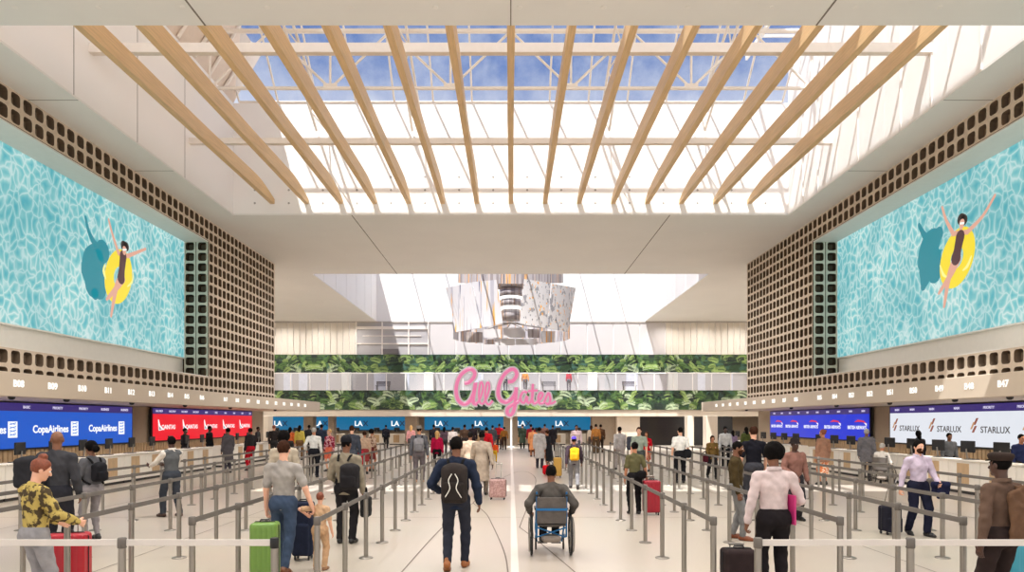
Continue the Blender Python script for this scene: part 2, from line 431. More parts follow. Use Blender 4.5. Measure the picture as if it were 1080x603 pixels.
# ---- timber fins
ORD = ['first','second','third','fourth','fifth','sixth','seventh','eighth','ninth','tenth','eleventh','twelfth','thirteenth','fourteenth','fifteenth','sixteenth','seventeenth','eighteenth','nineteenth','twentieth','twenty-first','twenty-second','twenty-third','twenty-fourth']
fin = None
for i in range(15):
    if fin is None:
        m_ = MB(); n_ = 40; rings = []
        for j in range(n_+1):
            tt = j/n_; y = Y1a-.6+(Y1b-Y1a+.6)*tt
            hh = .5 if tt < .86 else .5-.32*((tt-.86)/.14)**1.5
            tw = .02*math.sin(tt*9)
            rings.append([(-.09,y,0),(.09,y,0),(.09+tw,y,hh),(-.09+tw,y,hh)])
        vs = [p for r in rings for p in r]
        fs = [(a*4+b, a*4+(b+1) % 4, (a+1)*4+(b+1) % 4, (a+1)*4+b) for a in range(n_) for b in range(4)]
        m_.add(vs, fs); m_.add(rings[0], [(3,2,1,0)]); m_.add(rings[-1], [(0,1,2,3)])
        fin = m_.build('timber_fin', M_wood); o = fin
        m_ = MB(); m_.box((-.1,Y1a-.55,-.17), (.1,Y1a-.4,.002)); m_.build('bracket', M_steel, fin); fin_t = make_kids(fin)
    else:
        o = dup(fin, fin_t)
    o.location = ((i-7)*1.43, 0, 11.17)
    place = 'central pale timber fin' if i == 7 else (f'{ORD[i]} pale timber fin from the left' if i < 7 else f'{ORD[14-i]} pale timber fin from the right')
    tag(o, place+' under the first roof lantern', 'ceiling fin', 'timber fins under the roof lantern')
# ---- roof lantern 2 (far)
w = MB(); w.box((-OX-.2,Y2a-.25,ZC+T), (OX+.2,Y2a,15.6)); struct(w.build('wall_far_lantern_near', M_well))
for s, nm in ((-1,'wall_far_lantern_left'), (1,'wall_far_lantern_right')):
    w = MB(); w.box((s*OX,Y2a,ZC+T), (s*(OX+.25),Y2b,15.6)); o = struct(w.build(nm, M_well))
    g = MB()
    for yy in (42.5,45.5,48.5,51.5,54.5,57): g.box((s*(OX-.02),yy-.02,ZC+.05), (s*OX,yy+.02,15.5))
    struct(g.build('panel_joint', M_well, o))
g = MB(); g.add([(-OX,Y2a,15.5),(OX,Y2a,15.5),(OX,Y2b,15.5),(-OX,Y2b,15.5)], [(0,1,2,3)]); o = struct(g.build('far_roof_glazing', M_gl))
f_ = MB()
for i in range(9): x = -OX+2*OX*i/8; f_.box((x-.035,Y2a,15.5), (x+.035,Y2b,15.6))
for yy in (46,53): f_.box((-OX,yy-.03,15.5), (OX,yy+.03,15.6))
struct(f_.build('glazing_bar', M_trusswh, o))
# ---- far end wall above the walkway
YB = 59.3
M_lil = mat('lilac_grey_panel', (206,200,198), .55, var=.02, scale=.3)
w = MB(); w.box((-26,YB,6.25), (26,YB+.3,15.8)); wb = struct(w.build('wall_back', M_well))
g = MB()
z0, z1 = H+(CY-374)*YB/F, 10.66
def xf_(px_): return (px_-CX)*YB/F
def panel_row(x0, x1, n, mi, gap=.05):
    for i in range(n):
        a = x0+(x1-x0)*i/n; b = x0+(x1-x0)*(i+1)/n; g.bbox((a+gap/2,YB-.06,z0), (b-gap/2,YB-.002,z1), .01, mi)
panel_row(xf_(232), xf_(375), 22, 0); panel_row(xf_(702), xf_(845), 22, 0); panel_row(xf_(453), xf_(702), 9, 1, .09)
struct(g.build('cladding_panel', [mat('cream_cladding', (218,209,196), .6, var=.02), M_lil], wb))
sg_ = MB(); sg_.box((-20.5,YB-.12,10.58), (20.5,YB-.0,10.7)); struct(sg_.build('shadow_trim', mat('grey_trim', (175,168,160), .6), wb))
# glazed upper gallery bay
gx0, gx1 = xf_(375)+.03, xf_(453)-.03
w = MB(); w.box((gx0,YB-.05,z0), (gx1,YB-.02,z1)); wi = struct(w.build('window_1', mat('gallery_dim_glass', (176,172,172), .15, var=.04, scale=1)))
w = MB()
for x in (gx0+.05,gx0+2.3,gx0+4.6,gx1-.05): w.box((x-.05,YB-.14,z0), (x+.05,YB-.05,z1))
w.box((gx0,YB-.15,z0+.9), (gx1,YB-.05,z0+1.0)); w.box((gx0,YB-.15,z0+2.2), (gx1,YB-.05,z0+2.45)); w.box((gx0+.6,YB-.12,z0+1.6),(gx1-.7,YB-.05,z0+1.66))
struct(w.build('window_frame', M_trusswh, wi))
w = MB(); w.box((gx0+2.2,YB-.13,z0+.05), (gx0+3.7,YB-.051,z0+.5)); struct(w.build('vent_panel', mat('dark_vent', (110,104,104), .6), wi))
# ---- walls of the wide far bay and the back of the undercroft
for s, nm in ((-1,'wall_far_left'),(1,'wall_far_right')):
    w = MB(); w.box((s*26,37,0), (s*26.3,62,ZC)); w.box((s*17,46.4,2.9), (s*26,46.6,ZC)) if False else None
    struct(w.build(nm, M_white))
w = MB(); w.box((-26,61.7,0), (26,62,4.4)); struct(w.build('wall_undercroft_back', mat('warm_grey_wall', (150,138,124), .7, var=.04)))
# walkway: slab, bands, balustrade
YW = 56.5
zb0, zb1, zb2 = H+(CY-439)*YW/F, H+(CY-432)*YW/F, H+(CY-411.5)*YW/F
w = MB(); w.box((-26,YW+.05,zb0), (26,61.7,4.6)); wk = struct(w.build('ceiling_undercroft', mat('walkway_soffit', (190,178,162), .7, var=.02)))
w = MB(); w.bbox((-26,YW-.12,zb0), (26,YW+.05,zb1), .02); struct(w.build('trim_1', mat('beige_fascia', (208,194,176), .6, var=.02)))
w = MB(); w.box((-26,YB-.2,4.6), (26,YB-.001,6.24)); w2 = struct(w.build('wall_walkway', mat('gallery_grey', (196,190,190), .5, var=.05, scale=.4)))
g = MB()
for xx, ww in ((300,9),(316,9),(345,2),(395,12),(430,2),(500,10),(660,12),(735,8),(770,2)):
    g.box((xf_(xx),YB-.24,4.62), (xf_(xx+ww),YB-.2,6.2))
struct(g.build('doorway_panel', mat('pale_door', (222,222,232), .4), w2))
g = MB()
for xx in (362,448,619,703): g.bbox((xf_(xx),YB-.6,4.602), (xf_(xx+10),YB-.21,6.24), .03)
struct(g.build('pier', M_white, w2))
for xx, n_ in ((407,'left'),(578,'centre'),(661,'right')):
    b = empty('bench', (xf_(xx),57.9,4.606), 0, f'dark slatted bench on the upper walkway, {n_} one of three', 'bench', 'benches on the walkway')
    m_ = MB()
    for i in range(5): m_.bbox((-.6,-.22+i*.09,.42), (.6,-.15+i*.09,.46), .008)
    for i in range(3): m_.bbox((-.6,.25,.55+i*.1), (.6,.28,.62+i*.1), .008)
    m_.build('slats', mat('dark_bench', (92,84,92), .5), b)
    for x in (-.5,.5):
        m_ = MB(); m_.box((x-.03,-.2,0), (x+.03,-.15,.42)); m_.box((x-.03,.24,0), (x+.03,.29,.85)); m_.box((x-.03,-.2,.36),(x+.03,.29,.42)); m_.build('leg', M_steel, b)
bl = empty('balustrade', (0,YW+.05,4.6), 0, 'long glass balustrade with white posts along the upper walkway', 'balustrade')
m_ = MB(); m_.add([(-21.5,0,.05),(21.5,0,.05),(21.5,0,1.38),(-21.5,0,1.38)], [(0,1,2,3)]); m_.build('glass_panel', glass_mat('balustrade_glass', (228,230,234), .1), bl)
m_ = MB(); m_.tube([(-21.5,0,1.42),(21.5,0,1.42)], .045, 8); m_.build('handrail', mat('white_rail', (225,220,216), .4), bl)
for i in range(28): m_ = MB(); x = -21.4+i*1.585; m_.box((x-.04,-.03,0), (x+.04,.03,1.4)); m_.build('post', mat('white_rail', (225,220,216), .4), bl)
# palm leaf print bands
greens = [mat('leaf_print', c, .55, var=.15, scale=3) for c in ((28,42,34),(48,74,44),(82,114,56),(140,164,92),(64,100,84),(182,198,160))]
def leaf_band(name, z0, z1, Yp, seed, label, period=14.6, shade=0):
    R = random.Random(seed); mb = MB(); mb.box((-22,Yp,z0), (22,Yp+.06,z1), 0); hgt = z1-z0
    layer = [0]
    def frond(x, z, ang, L, mi, mir):
        layer[0] += 1; yy = Yp-.003-layer[0]*.00006
        P = []
        for i in range(13):
            t = i/12; P.append((x+math.cos(ang)*L*t, z+math.sin(ang)*L*t-L*.42*t*t))
        def put(pts):
            q = [((mir-px_) if mir is not None else px_, min(max(pz_, z0+.003), z1-.003)) for px_, pz_ in pts]
            if all(p[0] < -22 or p[0] > 22 for p in q): return
            q = [(min(max(p[0], -22), 22), p[1]) for p in q]
            if max(p[1] for p in q)-min(p[1] for p in q) < .012: return
            mb.add([(p[0], yy, p[1]) for p in q], [tuple(range(len(q)))], mi)
        for i in range(1, 12):
            t = i/12; px_, pz_ = P[i]; dx = P[i+1][0]-P[i-1][0]; dz = P[i+1][1]-P[i-1][1]; l = math.hypot(dx, dz) or 1; dx /= l; dz /= l
            ll = L*.42*math.sin(PI*min(1,.18+t*.82))**.7
            for sg in (-1,1):
                a2 = .62*sg; ex = dx*math.cos(a2)-dz*math.sin(a2); ez = dx*math.sin(a2)+dz*math.cos(a2)
                wx, wz = -ez*.028, ex*.028
                put([(px_,pz_),(px_+ex*ll*.4+wx,pz_+ez*ll*.4+wz),(px_+ex*ll,pz_+ez*ll-.05*ll),(px_+ex*ll*.4-wx,pz_+ez*ll*.4-wz)])
    spec = []
    for i in range(260):
        d = i/260.
        spec.append((R.uniform(0, period/2), z0+hgt*R.uniform(-.35,.75), R.uniform(.1,PI-.1), hgt*R.uniform(.4,.95), R.choice([0,1,1,4] if d < .45 else ([0,1,1,2,4,2] if d < .8 else [0,1,2,3,3,5]))))
    c0 = xf_(332)
    for k in range(-2,4):
        for (x, z, a, L, mi) in spec:
            frond(c0+k*period+x, z, a, L, mi, None); frond(c0+k*period+x, z, a, L, mi, 2*(c0+k*period))
    return tag(mb.build(name, greens), label, 'wall graphic')
leaf_band('leaf_banner', 6.25, z0-.0, YB-.12, 3, 'upper long palm leaf banner above the walkway balustrade')
leaf_band('leaf_banner', zb1, zb2, YW-.1, 5, 'lower long palm leaf banner under the walkway balustrade')
# piers and partitions under the walkway
M_stone = mat('stone_pier', (150,134,116), .7, var=.12, scale=5, stretch=(1,1,5), bump=.2)
M_pale = mat('pale_stone', (214,200,182), .6, var=.03, scale=1)
YP = 57.6
def pier(x0, x1, m, Yp=YP, d=.9, nm='column'):
    mb = MB(); a = (x0-CX)*Yp/F; b = (x1-CX)*Yp/F; mb.bbox((a,Yp,0), (b,Yp+d,zb0-.002), .03)
    o = mb.build(nm, m); o['kind'] = 'structure'; return o
for a, b in ((320,330.5),(346,352),(427,440),(531,546),(624,650)): pier(a, b, M_stone)
pier(650.5,675,M_pale,57.0,1.2); pier(275,283,M_pale,50,1.0); pier(725,732,M_pale,52); pier(745,757,M_pale,48)
mb = MB(); mb.box((10.7,58.5,0), (19,58.7,zb0)); struct(mb.build('wall_dark_glass', mat('dark_glazing', (40,34,32), .2, var=.1)))
# ================================================================ side walls: breeze blocks, screens, fascia, soffits
def block_cell(mb, M, u, v, w, h, dep=.2, mi=0, mh=1):
    """one hollow block; local frame u,v in the plane, depth along -n"""
    hw, hh, r = w*.365, h*.385, .085
    inner = []
    for (sx, sy, a0) in ((1,1,0),(-1,1,PI/2),(-1,-1,PI),(1,-1,1.5*PI)):
        for k in range(4):
            a = a0+k*PI/6; inner.append((sx*(hw-r)+r*math.cos(a), sy*(hh-r)+r*math.sin(a)))
    cu, cv = u+w/2, v+h/2
    outer = [(w/2,h/2),(-w/2,h/2),(-w/2,-h/2),(w/2,-h/2)]
    vs = [(cu+x, cv+y, 0) for x, y in inner]+[(cu+x*.93, cv+y*.93, -dep) for x, y in inner]+[(cu+x, cv+y, 0) for x, y in outer]
    fs = []
    for q in range(4):
        for k in range(3): fs.append((32+q, q*4+k+1, q*4+k))
        fs.append((32+q, 32+(q+1) % 4, ((q+1)*4) % 16, q*4+3))
    mb.add([M @ Vector(p) for p in vs], fs, mi)
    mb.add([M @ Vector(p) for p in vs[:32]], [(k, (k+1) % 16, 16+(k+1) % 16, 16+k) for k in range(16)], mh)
    # inner web across the hole
    x0, x1, y0, y1 = cu-hw*.5, cu+hw*.5, cv-hh*.55, cv+hh*.55
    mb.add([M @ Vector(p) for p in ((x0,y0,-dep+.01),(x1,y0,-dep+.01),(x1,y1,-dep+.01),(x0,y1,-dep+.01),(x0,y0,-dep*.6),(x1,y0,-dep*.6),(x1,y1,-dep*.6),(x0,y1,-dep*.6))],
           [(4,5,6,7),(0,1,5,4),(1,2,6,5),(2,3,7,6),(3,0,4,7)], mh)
P_ = .45
def side(s):
    nm = 'left' if s < 0 else 'right'
    Xw = 13*s; d = '+x' if s < 0 else '-x'
    YE, YO, Y0 = 37.5, 29.4, 10.5-.0
    ncol = int((YE-Y0)/P_); Y0 = YE-ncol*P_
    w = MB()    # solid mass behind the blocks, leaving the recess for the big screen
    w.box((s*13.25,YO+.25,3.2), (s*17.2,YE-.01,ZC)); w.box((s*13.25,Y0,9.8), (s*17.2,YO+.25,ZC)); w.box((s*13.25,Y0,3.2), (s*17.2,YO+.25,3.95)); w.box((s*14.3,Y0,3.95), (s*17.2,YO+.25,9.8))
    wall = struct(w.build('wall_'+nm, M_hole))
    b = MB()
    for c in range(ncol):
        for r in range(17):
            yy = YE-(c+1)*P_; zz = ZC-(r+1)*P_
            if 2 <= r <= 14 and yy < YO-.01: continue
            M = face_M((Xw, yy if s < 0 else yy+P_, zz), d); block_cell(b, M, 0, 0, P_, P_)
    b.build('breeze_block', [M_block, mat('block_inner_shade', (104,86,68), .8, var=.15, scale=3)], wall)  # shade of the unlit holes is put into this brown
    e = MB(); e.box((Xw,YE,3.05), (s*13.25,YE+.06,ZC-.002)); struct(e.build('corner_trim', M_block, wall))
    b = MB()   # return of the recess, facing the room's near end
    for c in range(2):
        for r in range(13):
            zz = 3.95+r*P_; x0 = s*(13.04+c*.53) if s > 0 else -(13.04+c*.53+.5)
            M = face_M((x0, YO, zz), '-y'); block_cell(b, M, 0, 0, .5, P_)
    b.build('breeze_block', [mat('block_pale', (200,202,186), .8, var=.05), mat('block_inner_olive', (70,64,48), .8, var=.1)], wall)  # dark olive carries the shade inside these holes
    # recess lining (soffit, sill, back)
    l = MB(); l.box((s*13.02,Y0,9.76), (s*14.1,YO,9.795)); l.box((s*13.02,Y0,3.955), (s*14.1,YO,3.99)); l.box((s*14.12,Y0,3.97), (s*14.29,YO-.01,9.76))
    struct(l.build('recess_lining', mat('recess_white', (226,222,214), .6, var=.02), wall))
    # ---- fascia, soffit, lower wall
    l = MB(); l.bbox((s*12.96,9.5,2.70), (s*13.2,46.4,3.33), .015); l.box((s*13.0,9.5,2.72), (s*17.2,46.4,2.86)); l.box((s*13.2,37.5,2.8), (s*17.2,46.4,3.3))
    fa = struct(l.build('trim_2' if s < 0 else 'trim_3', mat('fascia_paint', (204,189,170), .55, var=.02, scale=.5)))
    l = MB(); l.box((s*16.75,9.5,0), (s*17.2,46.2,2.72)); struct(l.build('wall_lower_'+nm, mat('warm_wall', (172,156,138), .7, var=.03)))
    l = MB()
    for i in range(int((43.9-9.6)/.22)): yy = 9.6+i*.22; l.box((s*16.62,yy,.02), (s*16.75,yy+.17,1.08))
    struct(l.build('baseboard_'+nm, mat('slat_timber', (176,150,118), .6, var=.1, scale=3)))
    sm = MB()
    for yy in (18.6,20.9,24.5,28.5,33.1,39.4):
        sm.lathe([(.09,0),(.09,-.03),(.07,-.07),(.03,-.09)], (s*13.6,yy,2.72), 12)
    struct(sm.build('camera_dome', M_black, fa))
    # digits
    tb = MB(); num = 8 if s < 0 else 47
    pos = [17.97+1.333*k for k in range(9)]+[31.0+1.333*k for k in range(10)]
    pos = [17.97-1.333*k for k in (3,2,1)]+pos; n0 = num-3 if s < 0 else num+0
    for i, yy in enumerate(pos):
        n_ = (5+i) if s < 0 else (44+i)
        add_text(tb, 'B%02d' % n_, (s*12.95,yy,3.03), d, .26, ext=.006, bold=.012)
    tb.build('counter_number', mat('white_sign_light', (255,252,245), .4, emit=1.3), fa)
    return wall
side(-1); side(1)
# ---- the two big pool screens
def pool_material():
    m = bpy.data.materials.new('pool_water_image'); m.use_nodes = True; nt = m.node_tree; b = nt.nodes['Principled BSDF']
    tc = nt.nodes.new('ShaderNodeTexCoord'); mp = nt.nodes.new('ShaderNodeMapping'); mp.inputs['Scale'].default_value = (1,1.0,.72)
    nt.links.new(tc.outputs['Object'], mp.inputs[0])
    nz = nt.nodes.new('ShaderNodeTexNoise'); nz.inputs['Scale'].default_value = 1.3; nz.inputs['Detail'].default_value = 2
    nt.links.new(mp.outputs[0], nz.inputs['Vector'])
    ad = nt.nodes.new('ShaderNodeMix'); ad.data_type = 'VECTOR'; ad.inputs[0].default_value = .42
    nt.links.new(mp.outputs[0], ad.inputs[4]); nt.links.new(nz.outputs['Color'], ad.inputs[5])
    vo = nt.nodes.new('ShaderNodeTexVoronoi'); vo.feature = 'DISTANCE_TO_EDGE'; vo.inputs['Scale'].default_value = 6.2
    nt.links.new(ad.outputs[1], vo.inputs['Vector'])
    r = nt.nodes.new('ShaderNodeValToRGB'); e = r.color_ramp.elements
    e[0].position = 0; e[0].color = (*lin((230,247,243)), 1); e[1].position = .42; e[1].color = (*lin((104,196,206)), 1)
    k = e.new(.09); k.color = (*lin((176,226,224)), 1); k = e.new(.22); k.color = (*lin((140,212,214)), 1)
    nt.links.new(vo.outputs['Distance'], r.inputs[0])
    n2 = nt.nodes.new('ShaderNodeTexNoise'); n2.inputs['Scale'].default_value = .6; nt.links.new(mp.outputs[0], n2.inputs['Vector'])
    r2 = nt.nodes.new('ShaderNodeValToRGB'); r2.color_ramp.elements[0].position = .35; r2.color_ramp.elements[1].position = .65
    r2.color_ramp.elements[0].color = (*lin((196,226,232)), 1); r2.color_ramp.elements[1].color = (1,1,1,1)
    nt.links.new(n2.outputs['Fac'], r2.inputs[0])
    mx = nt.nodes.new('ShaderNodeMix'); mx.data_type = 'RGBA'; mx.blend_type = 'MULTIPLY'; mx.inputs[0].default_value = 1
    nt.links.new(r.outputs[0], mx.inputs[6]); nt.links.new(r2.outputs[0], mx.inputs[7])
    nt.links.new(mx.outputs[2], b.inputs['Emission Color']); b.inputs['Emission Strength'].default_value = .9; b.inputs['Base Color'].default_value = (0,0,0,1)
    b.inputs['Roughness'].default_value = .5
    return m
M_pool = pool_material()
def pool_screen(s):
    XP = 14.04; nm = 'left' if s < 0 else 'right'
    e = empty('video_wall', (s*XP,20,4.78), 0, f'huge {nm}-hand video wall showing a swimmer lounging on a yellow ring in turquoise water', 'video screen')
    m_ = MB(); m_.box((0,-9.2,0), (s*.08,9.35,5.05)); m_.build('display', M_pool, e)
    m_ = MB()
    for (a, b) in (((-9.25,-.05),(9.4,0)),((-9.25,5.05),(9.4,5.1)),((9.35,0),(9.4,5.05))): m_.box((-s*.01,a[0],a[1]), (s*.08,b[0],b[1]))
    m_.build('frame', mat('pale_frame', (224,222,214), .5), e)
    def P(px_, py_, off):
        Y = F*XP/abs(px_-CX); return Vector((-s*off, Y-20, H+(CY-py_)*Y/F-4.78))
    def blob(mb, pts, off, mi):
        q = [P(x, y, off) for x, y in pts]; mb.add(q, [tuple(range(len(q)))], mi)
    def limb(mb, pts, wds, off, mi):
        q = [P(x, y, off) for x, y in pts]; q = smooth_path(q, 4); n = len(q); L = []; R_ = []
        for i, p in enumerate(q):
            t = (q[min(i+1,n-1)]-q[max(i-1,0)]).normalized(); sd = Vector((0,-t.z,t.y)); u = i/(n-1)*(len(wds)-1); k = int(min(u, len(wds)-2)); w_ = wds[k]+(wds[k+1]-wds[k])*(u-k)
            L.append(p+sd*w_/2); R_.append(p-sd*w_/2)
        mb.add(L+R_, [(i, n+i, n+i+1, i+1) for i in range(n-1)], mi)
        for c, w_ in ((q[0], wds[0]), (q[-1], wds[-1])):
            mb.add([c+Vector((-s*.0008, math.cos(a*PI/6)*w_/2, math.sin(a*PI/6)*w_/2)) for a in range(12)], [tuple(range(12))], mi)
    def ring(mb, c, rx, ry, rot, off, mi, hole=.42):
        C = P(*c, off); A = []; B = []
        for i in range(32):
            a = i/32*2*PI; x, y = math.cos(a)*rx, math.sin(a)*ry
            v = Vector((0, x*math.cos(rot)-y*math.sin(rot), x*math.sin(rot)+y*math.cos(rot))); A.append(C+v); B.append(C+v*hole)
        mb.add(A+B, [(i, (i+1) % 32, 32+(i+1) % 32, 32+i) for i in range(32)], mi)
    skin_, suit, hair_, yel, yel2, shd, wh = range(7)
    mm = [screen_mat('image_skin', (226,168,146)), screen_mat('image_swimsuit', (84,52,56)), screen_mat('image_hair', (36,30,28)),
          screen_mat('image_yellow', (248,222,52)), screen_mat('image_yellow_light', (252,244,150)), screen_mat('image_shade', (34,138,152)), screen_mat('image_white', (245,250,245))]
    sh = MB(); g = MB(); r = MB()
    if s < 0:
        limb(sh, [(106,262),(101,274),(100,287),(104,302)], [.5,1.25,1.5,.9], .006, shd); limb(sh, [(90,229),(93,243),(99,256),(105,266)], [.12,.16,.26,.6], .007, shd); limb(sh, [(98,300),(100,310)], [.9,.4], .0075, shd); limb(sh, [(108,265),(104,270)], [.8,.5], .0079, shd)
        ring(r, (125,291.5), 1.08, .78, 1.05, .012, yel, .36); limb(r, [(110,279),(109,286),(111,294)], [.05,.14,.06], .015, yel2); limb(r, [(140,288),(139,297),(134,302)], [.04,.1,.05], .015, yel2)
        hand1, el1, sho1, sho2, el2, hand2 = (114,231.5), (118,247), (124.5,267), (134,270), (144,266), (153,262.5)
        head, neck, hip = (130.5,263), (129.5,268), (127,293); kn, f1, f2 = (122,303), (112,315.5), (116.5,333)
    else:
        limb(sh, [(990,247),(983,257),(981,272),(986,286)], [.5,1.15,1.4,.8], .006, shd); limb(sh, [(969.5,237),(975,248),(983,256)], [.14,.24,.5], .007, shd); limb(sh, [(978,284),(974,302)], [.9,.3], .0075, shd)
        ring(r, (1009.5,272), .98, .78, -.95, .012, yel, .36); limb(r, [(992,280),(995,289),(999,292)], [.05,.12,.05], .015, yel2); limb(r, [(1025,270),(1021,280),(1016,285)], [.05,.12,.05], .015, yel2)
        hand1, el1, sho1, sho2, el2, hand2 = (994.3,218.5), (998.5,232), (1006,246.5), (1021,244.5), (1037,228), (1050,206)
        head, neck, hip = (1015.5,235), (1014,243), (1009,272); kn, f1, f2 = (1002,290), (991,309), (996.5,323)
    sh.build('image_shadow', mm, e); r.build('image_swim_ring', mm, e)
    limb(g, [sho1, el1, hand1], [.17,.12,.1], .02, skin_); limb(g, [sho2, el2, hand2], [.17,.12,.1], .02, skin_)
    limb(g, [hip, kn, f2], [.3,.24,.12], .022, skin_); limb(g, [(hip[0]+2,hip[1]+1), (kn[0]+1.5,kn[1]-1), f1], [.3,.24,.12], .0205, skin_)
    limb(g, [sho1, sho2], [.15,.15], .0212, skin_); limb(g, [neck, head], [.14,.14], .023, skin_)
    limb(g, [((sho1[0]+sho2[0])/2, sho1[1]+3), ((hip[0]*.6+sho1[0]*.2+sho2[0]*.2), hip[1]-9), hip], [.42,.36,.46], .024, suit)
    limb(g, [(head[0]-1,head[1]-4), (head[0]+2,head[1]-3)], [.36,.34], .025, hair_); limb(g, [head, (head[0]-.3,head[1]+3)], [.25,.2], .027, skin_)
    limb(g, [(head[0]-1.5,head[1]+.5), (head[0]+1.8,head[1]+.2)], [.07,.07], .029, wh)
    g.build('image_swimmer', mm, e)
pool_screen(-1); pool_screen(1)
# ================================================================ airline display walls
M_purple = screen_mat('header_purple', (58,42,118), .9)
M_whiteE = screen_mat('screen_white', (250,250,250), 1.1)
M_ltxt = screen_mat('header_text', (214,208,236), 1.0)
def display(s, y0, y1, mcol, label, heads, logos, Xs=16.55, z0=1.14, z1=2.66, wide=0):
    d = '+x' if s < 0 else '-x'; X = s*Xs; o = -s
    e = empty('display_wall', (X,(y0+y1)/2,z0), 0, label, 'video screen'); yc = (y0+y1)/2; h = z1-z0
    m_ = MB(); m_.box((-o*.1,y0-yc-.08,-.06), (-.0,y1-yc+.08,h+.03)); m_.build('frame', M_darkfr, e)
    m_ = MB(); m_.box((0,y0-yc,0), (o*.02,y1-yc,h-.27)); m_.build('display', mcol, e)
    m_ = MB(); m_.box((0,y0-yc,h-.27), (o*.021,y1-yc,h)); m_.build('header', M_purple, e)
    tb = MB()
    for i, (yy, t) in enumerate(heads): add_text(tb, t, (o*.03,yy-yc,h-.135), d, .13, ext=.003, bold=.02)
    tb.build('header_lettering', M_ltxt, e)
    logos(e, d, o, yc, h); return e
def logo_copa(e, d, o, yc, h):
    tb = MB(); g = MB()
    for yt, yb in ((18.2,19.47),(21.4,22.65),(24.55,25.87),(27.68,28.98)):
        add_text(tb, 'CopaAirlines', (o*.03,yt-yc,.62), d, .37, ext=.003, bold=.022, sx=.98)
        g.box((o*.02,yb-yc-.21,.36), (o*.03,yb-yc+.21,.9), 0)
        for k in range(4):
            z = .42+k*.12; g.add([(o*.034,yb-yc-.15,z),(o*.034,yb-yc+.15,z+.06),(o*.034,yb-yc+.15,z+.09),(o*.034,yb-yc-.15,z+.03)], [(0,1,2,3)], 1)
            g.add([(o*.035,yb-yc-.15,z+.06),(o*.035,yb-yc+.12,z+.0),(o*.035,yb-yc+.12,z+.02),(o*.035,yb-yc-.15,z+.08)], [(0,1,2,3)], 1)
    tb.build('logo_lettering', M_whiteE, e); g.build('logo_emblem', [M_whiteE, screen_mat('emblem_blue', (70,130,220))], e)
display(-1, 15.2, 29.8, screen_mat('screen_blue', (24,92,204), .95), 'long blue airline display on the left wall with white lettering', 
        [(19.8,'BASIC'),(21.6,'BASIC'),(23.3,'BASIC'),(24.9,'PRIORITY'),(26.4,'PRIORITY'),(27.8,'BUSINESS'),(29.2,'BUSINESS')], logo_copa)
def logo_qan(e, d, o, yc, h):
    tb = MB(); g = MB()
    for yy in (32.75,35.15,37.55,39.95,42.35):
        add_text(tb, 'QANTAS', (o*.03,yy-yc+.22,.62), d, .3, ext=.003, bold=.01, sx=1.1)
        y = yy-yc-.78
        g.add([(o*.032,y,.98),(o*.032,y+.06,1.0),(o*.032,y+.2,.72),(o*.032,y+.5,.5),(o*.032,y+.06,.46)], [(0,1,2,3,4)], 0)
        g.add([(o*.036,y+.08,.7),(o*.036,y+.2,.6),(o*.036,y+.34,.52),(o*.036,y+.1,.5)], [(0,1,2,3)], 1)
    tb.build('logo_lettering', M_whiteE, e); g.build('logo_emblem', [M_whiteE, screen_mat('emblem_grey', (120,130,140))], e)
display(-1, 31.55, 43.6, screen_mat('screen_red', (242,12,40), .95), 'red airline display on the left wall with five white logos',
        [(32.1+1.24*i, t) for i, t in enumerate(['BAG DROP','BAG DROP','BAG DROP','BAG DROP','MAIN','MAIN','MAIN','MAIN','FIRST','FIRST'])], logo_qan)
def logo_ba(e, d, o, yc, h):
    tb = MB(); g = MB()
    for yy in (32.6,35.1,37.6,40.15,42.4):
        add_text(tb, 'BRITISH AIRWAYS', (o*.03,yy-yc,.6), d, .24, ext=.003, bold=.008, sx=.92)
        y = yy-yc-.3
        g.add([(o*.03,y+.55,.86),(o*.03,y+.2,.98),(o*.03,y-.35,.93),(o*.03,y-.6,.8),(o*.03,y-.3,.86),(o*.03,y+.1,.88)], [(0,1,2,3,4,5)], 0)
        g.add([(o*.032,y-.35,.84),(o*.032,y-.62,.8),(o*.032,y-.62,.68)], [(0,1,2)], 1)
    tb.build('logo_lettering', M_whiteE, e); g.build('logo_ribbon', [screen_mat('ribbon_red', (226,38,60)), M_whiteE], e)
display(1, 31.5, 43.5, screen_mat('screen_royal_blue', (14,48,214), .95), 'royal blue airline display on the right wall with red ribbon logos',
        [(32.0+1.2*i, t) for i, t in enumerate(['MAIN','MAIN','MAIN','MAIN','MAIN','FIRST','FIRST','MAIN','MAIN','MAIN'])], logo_ba)
def logo_star(e, d, o, yc, h):
    tb = MB(); g = MB()
    for yy in (15.8,18.3,20.8,23.3,25.75,28.3):
        add_text(tb, 'STARLUX', (o*.03,yy-yc,.6), d, .32, ext=.003, bold=.012, sx=1.05)
        y = yy-yc+1.05
        def p(a, b): return (o*.03, y-a, b)
        g.add([p(-.12,.5),p(.0,.5),p(.16,.74),p(.04,.74)], [(0,1,2,3)], 0); g.add([p(-.04,.78),p(.08,.78),p(.24,1.02),p(.12,1.02)], [(0,1,2,3)], 0)
        g.add([p(-.2,.62),p(-.1,.62),p(.06,.88),p(-.04,.88)], [(0,1,2,3)], 1)
    tb.build('logo_lettering', screen_mat('logo_grey', (74,70,72)), e); g.build('logo_emblem', [screen_mat('emblem_bronze', (140,74,60)), screen_mat('emblem_gold', (196,150,110))], e)
display(1, 14.0, 29.75, screen_mat('screen_pale', (232,236,244), .95), 'long white airline display on the right wall with grey lettering',
        [(20.0,'PRIORITY'),(22.0,'PRIORITY'),(23.6,'PRIORITY'),(25.3,'MAIN'),(26.8,'MAIN'),(28.1,'MAIN'),(29.2,'MAIN')], logo_star)
YL = 61.3
M_teal = screen_mat('screen_teal', (0,120,170), .72)
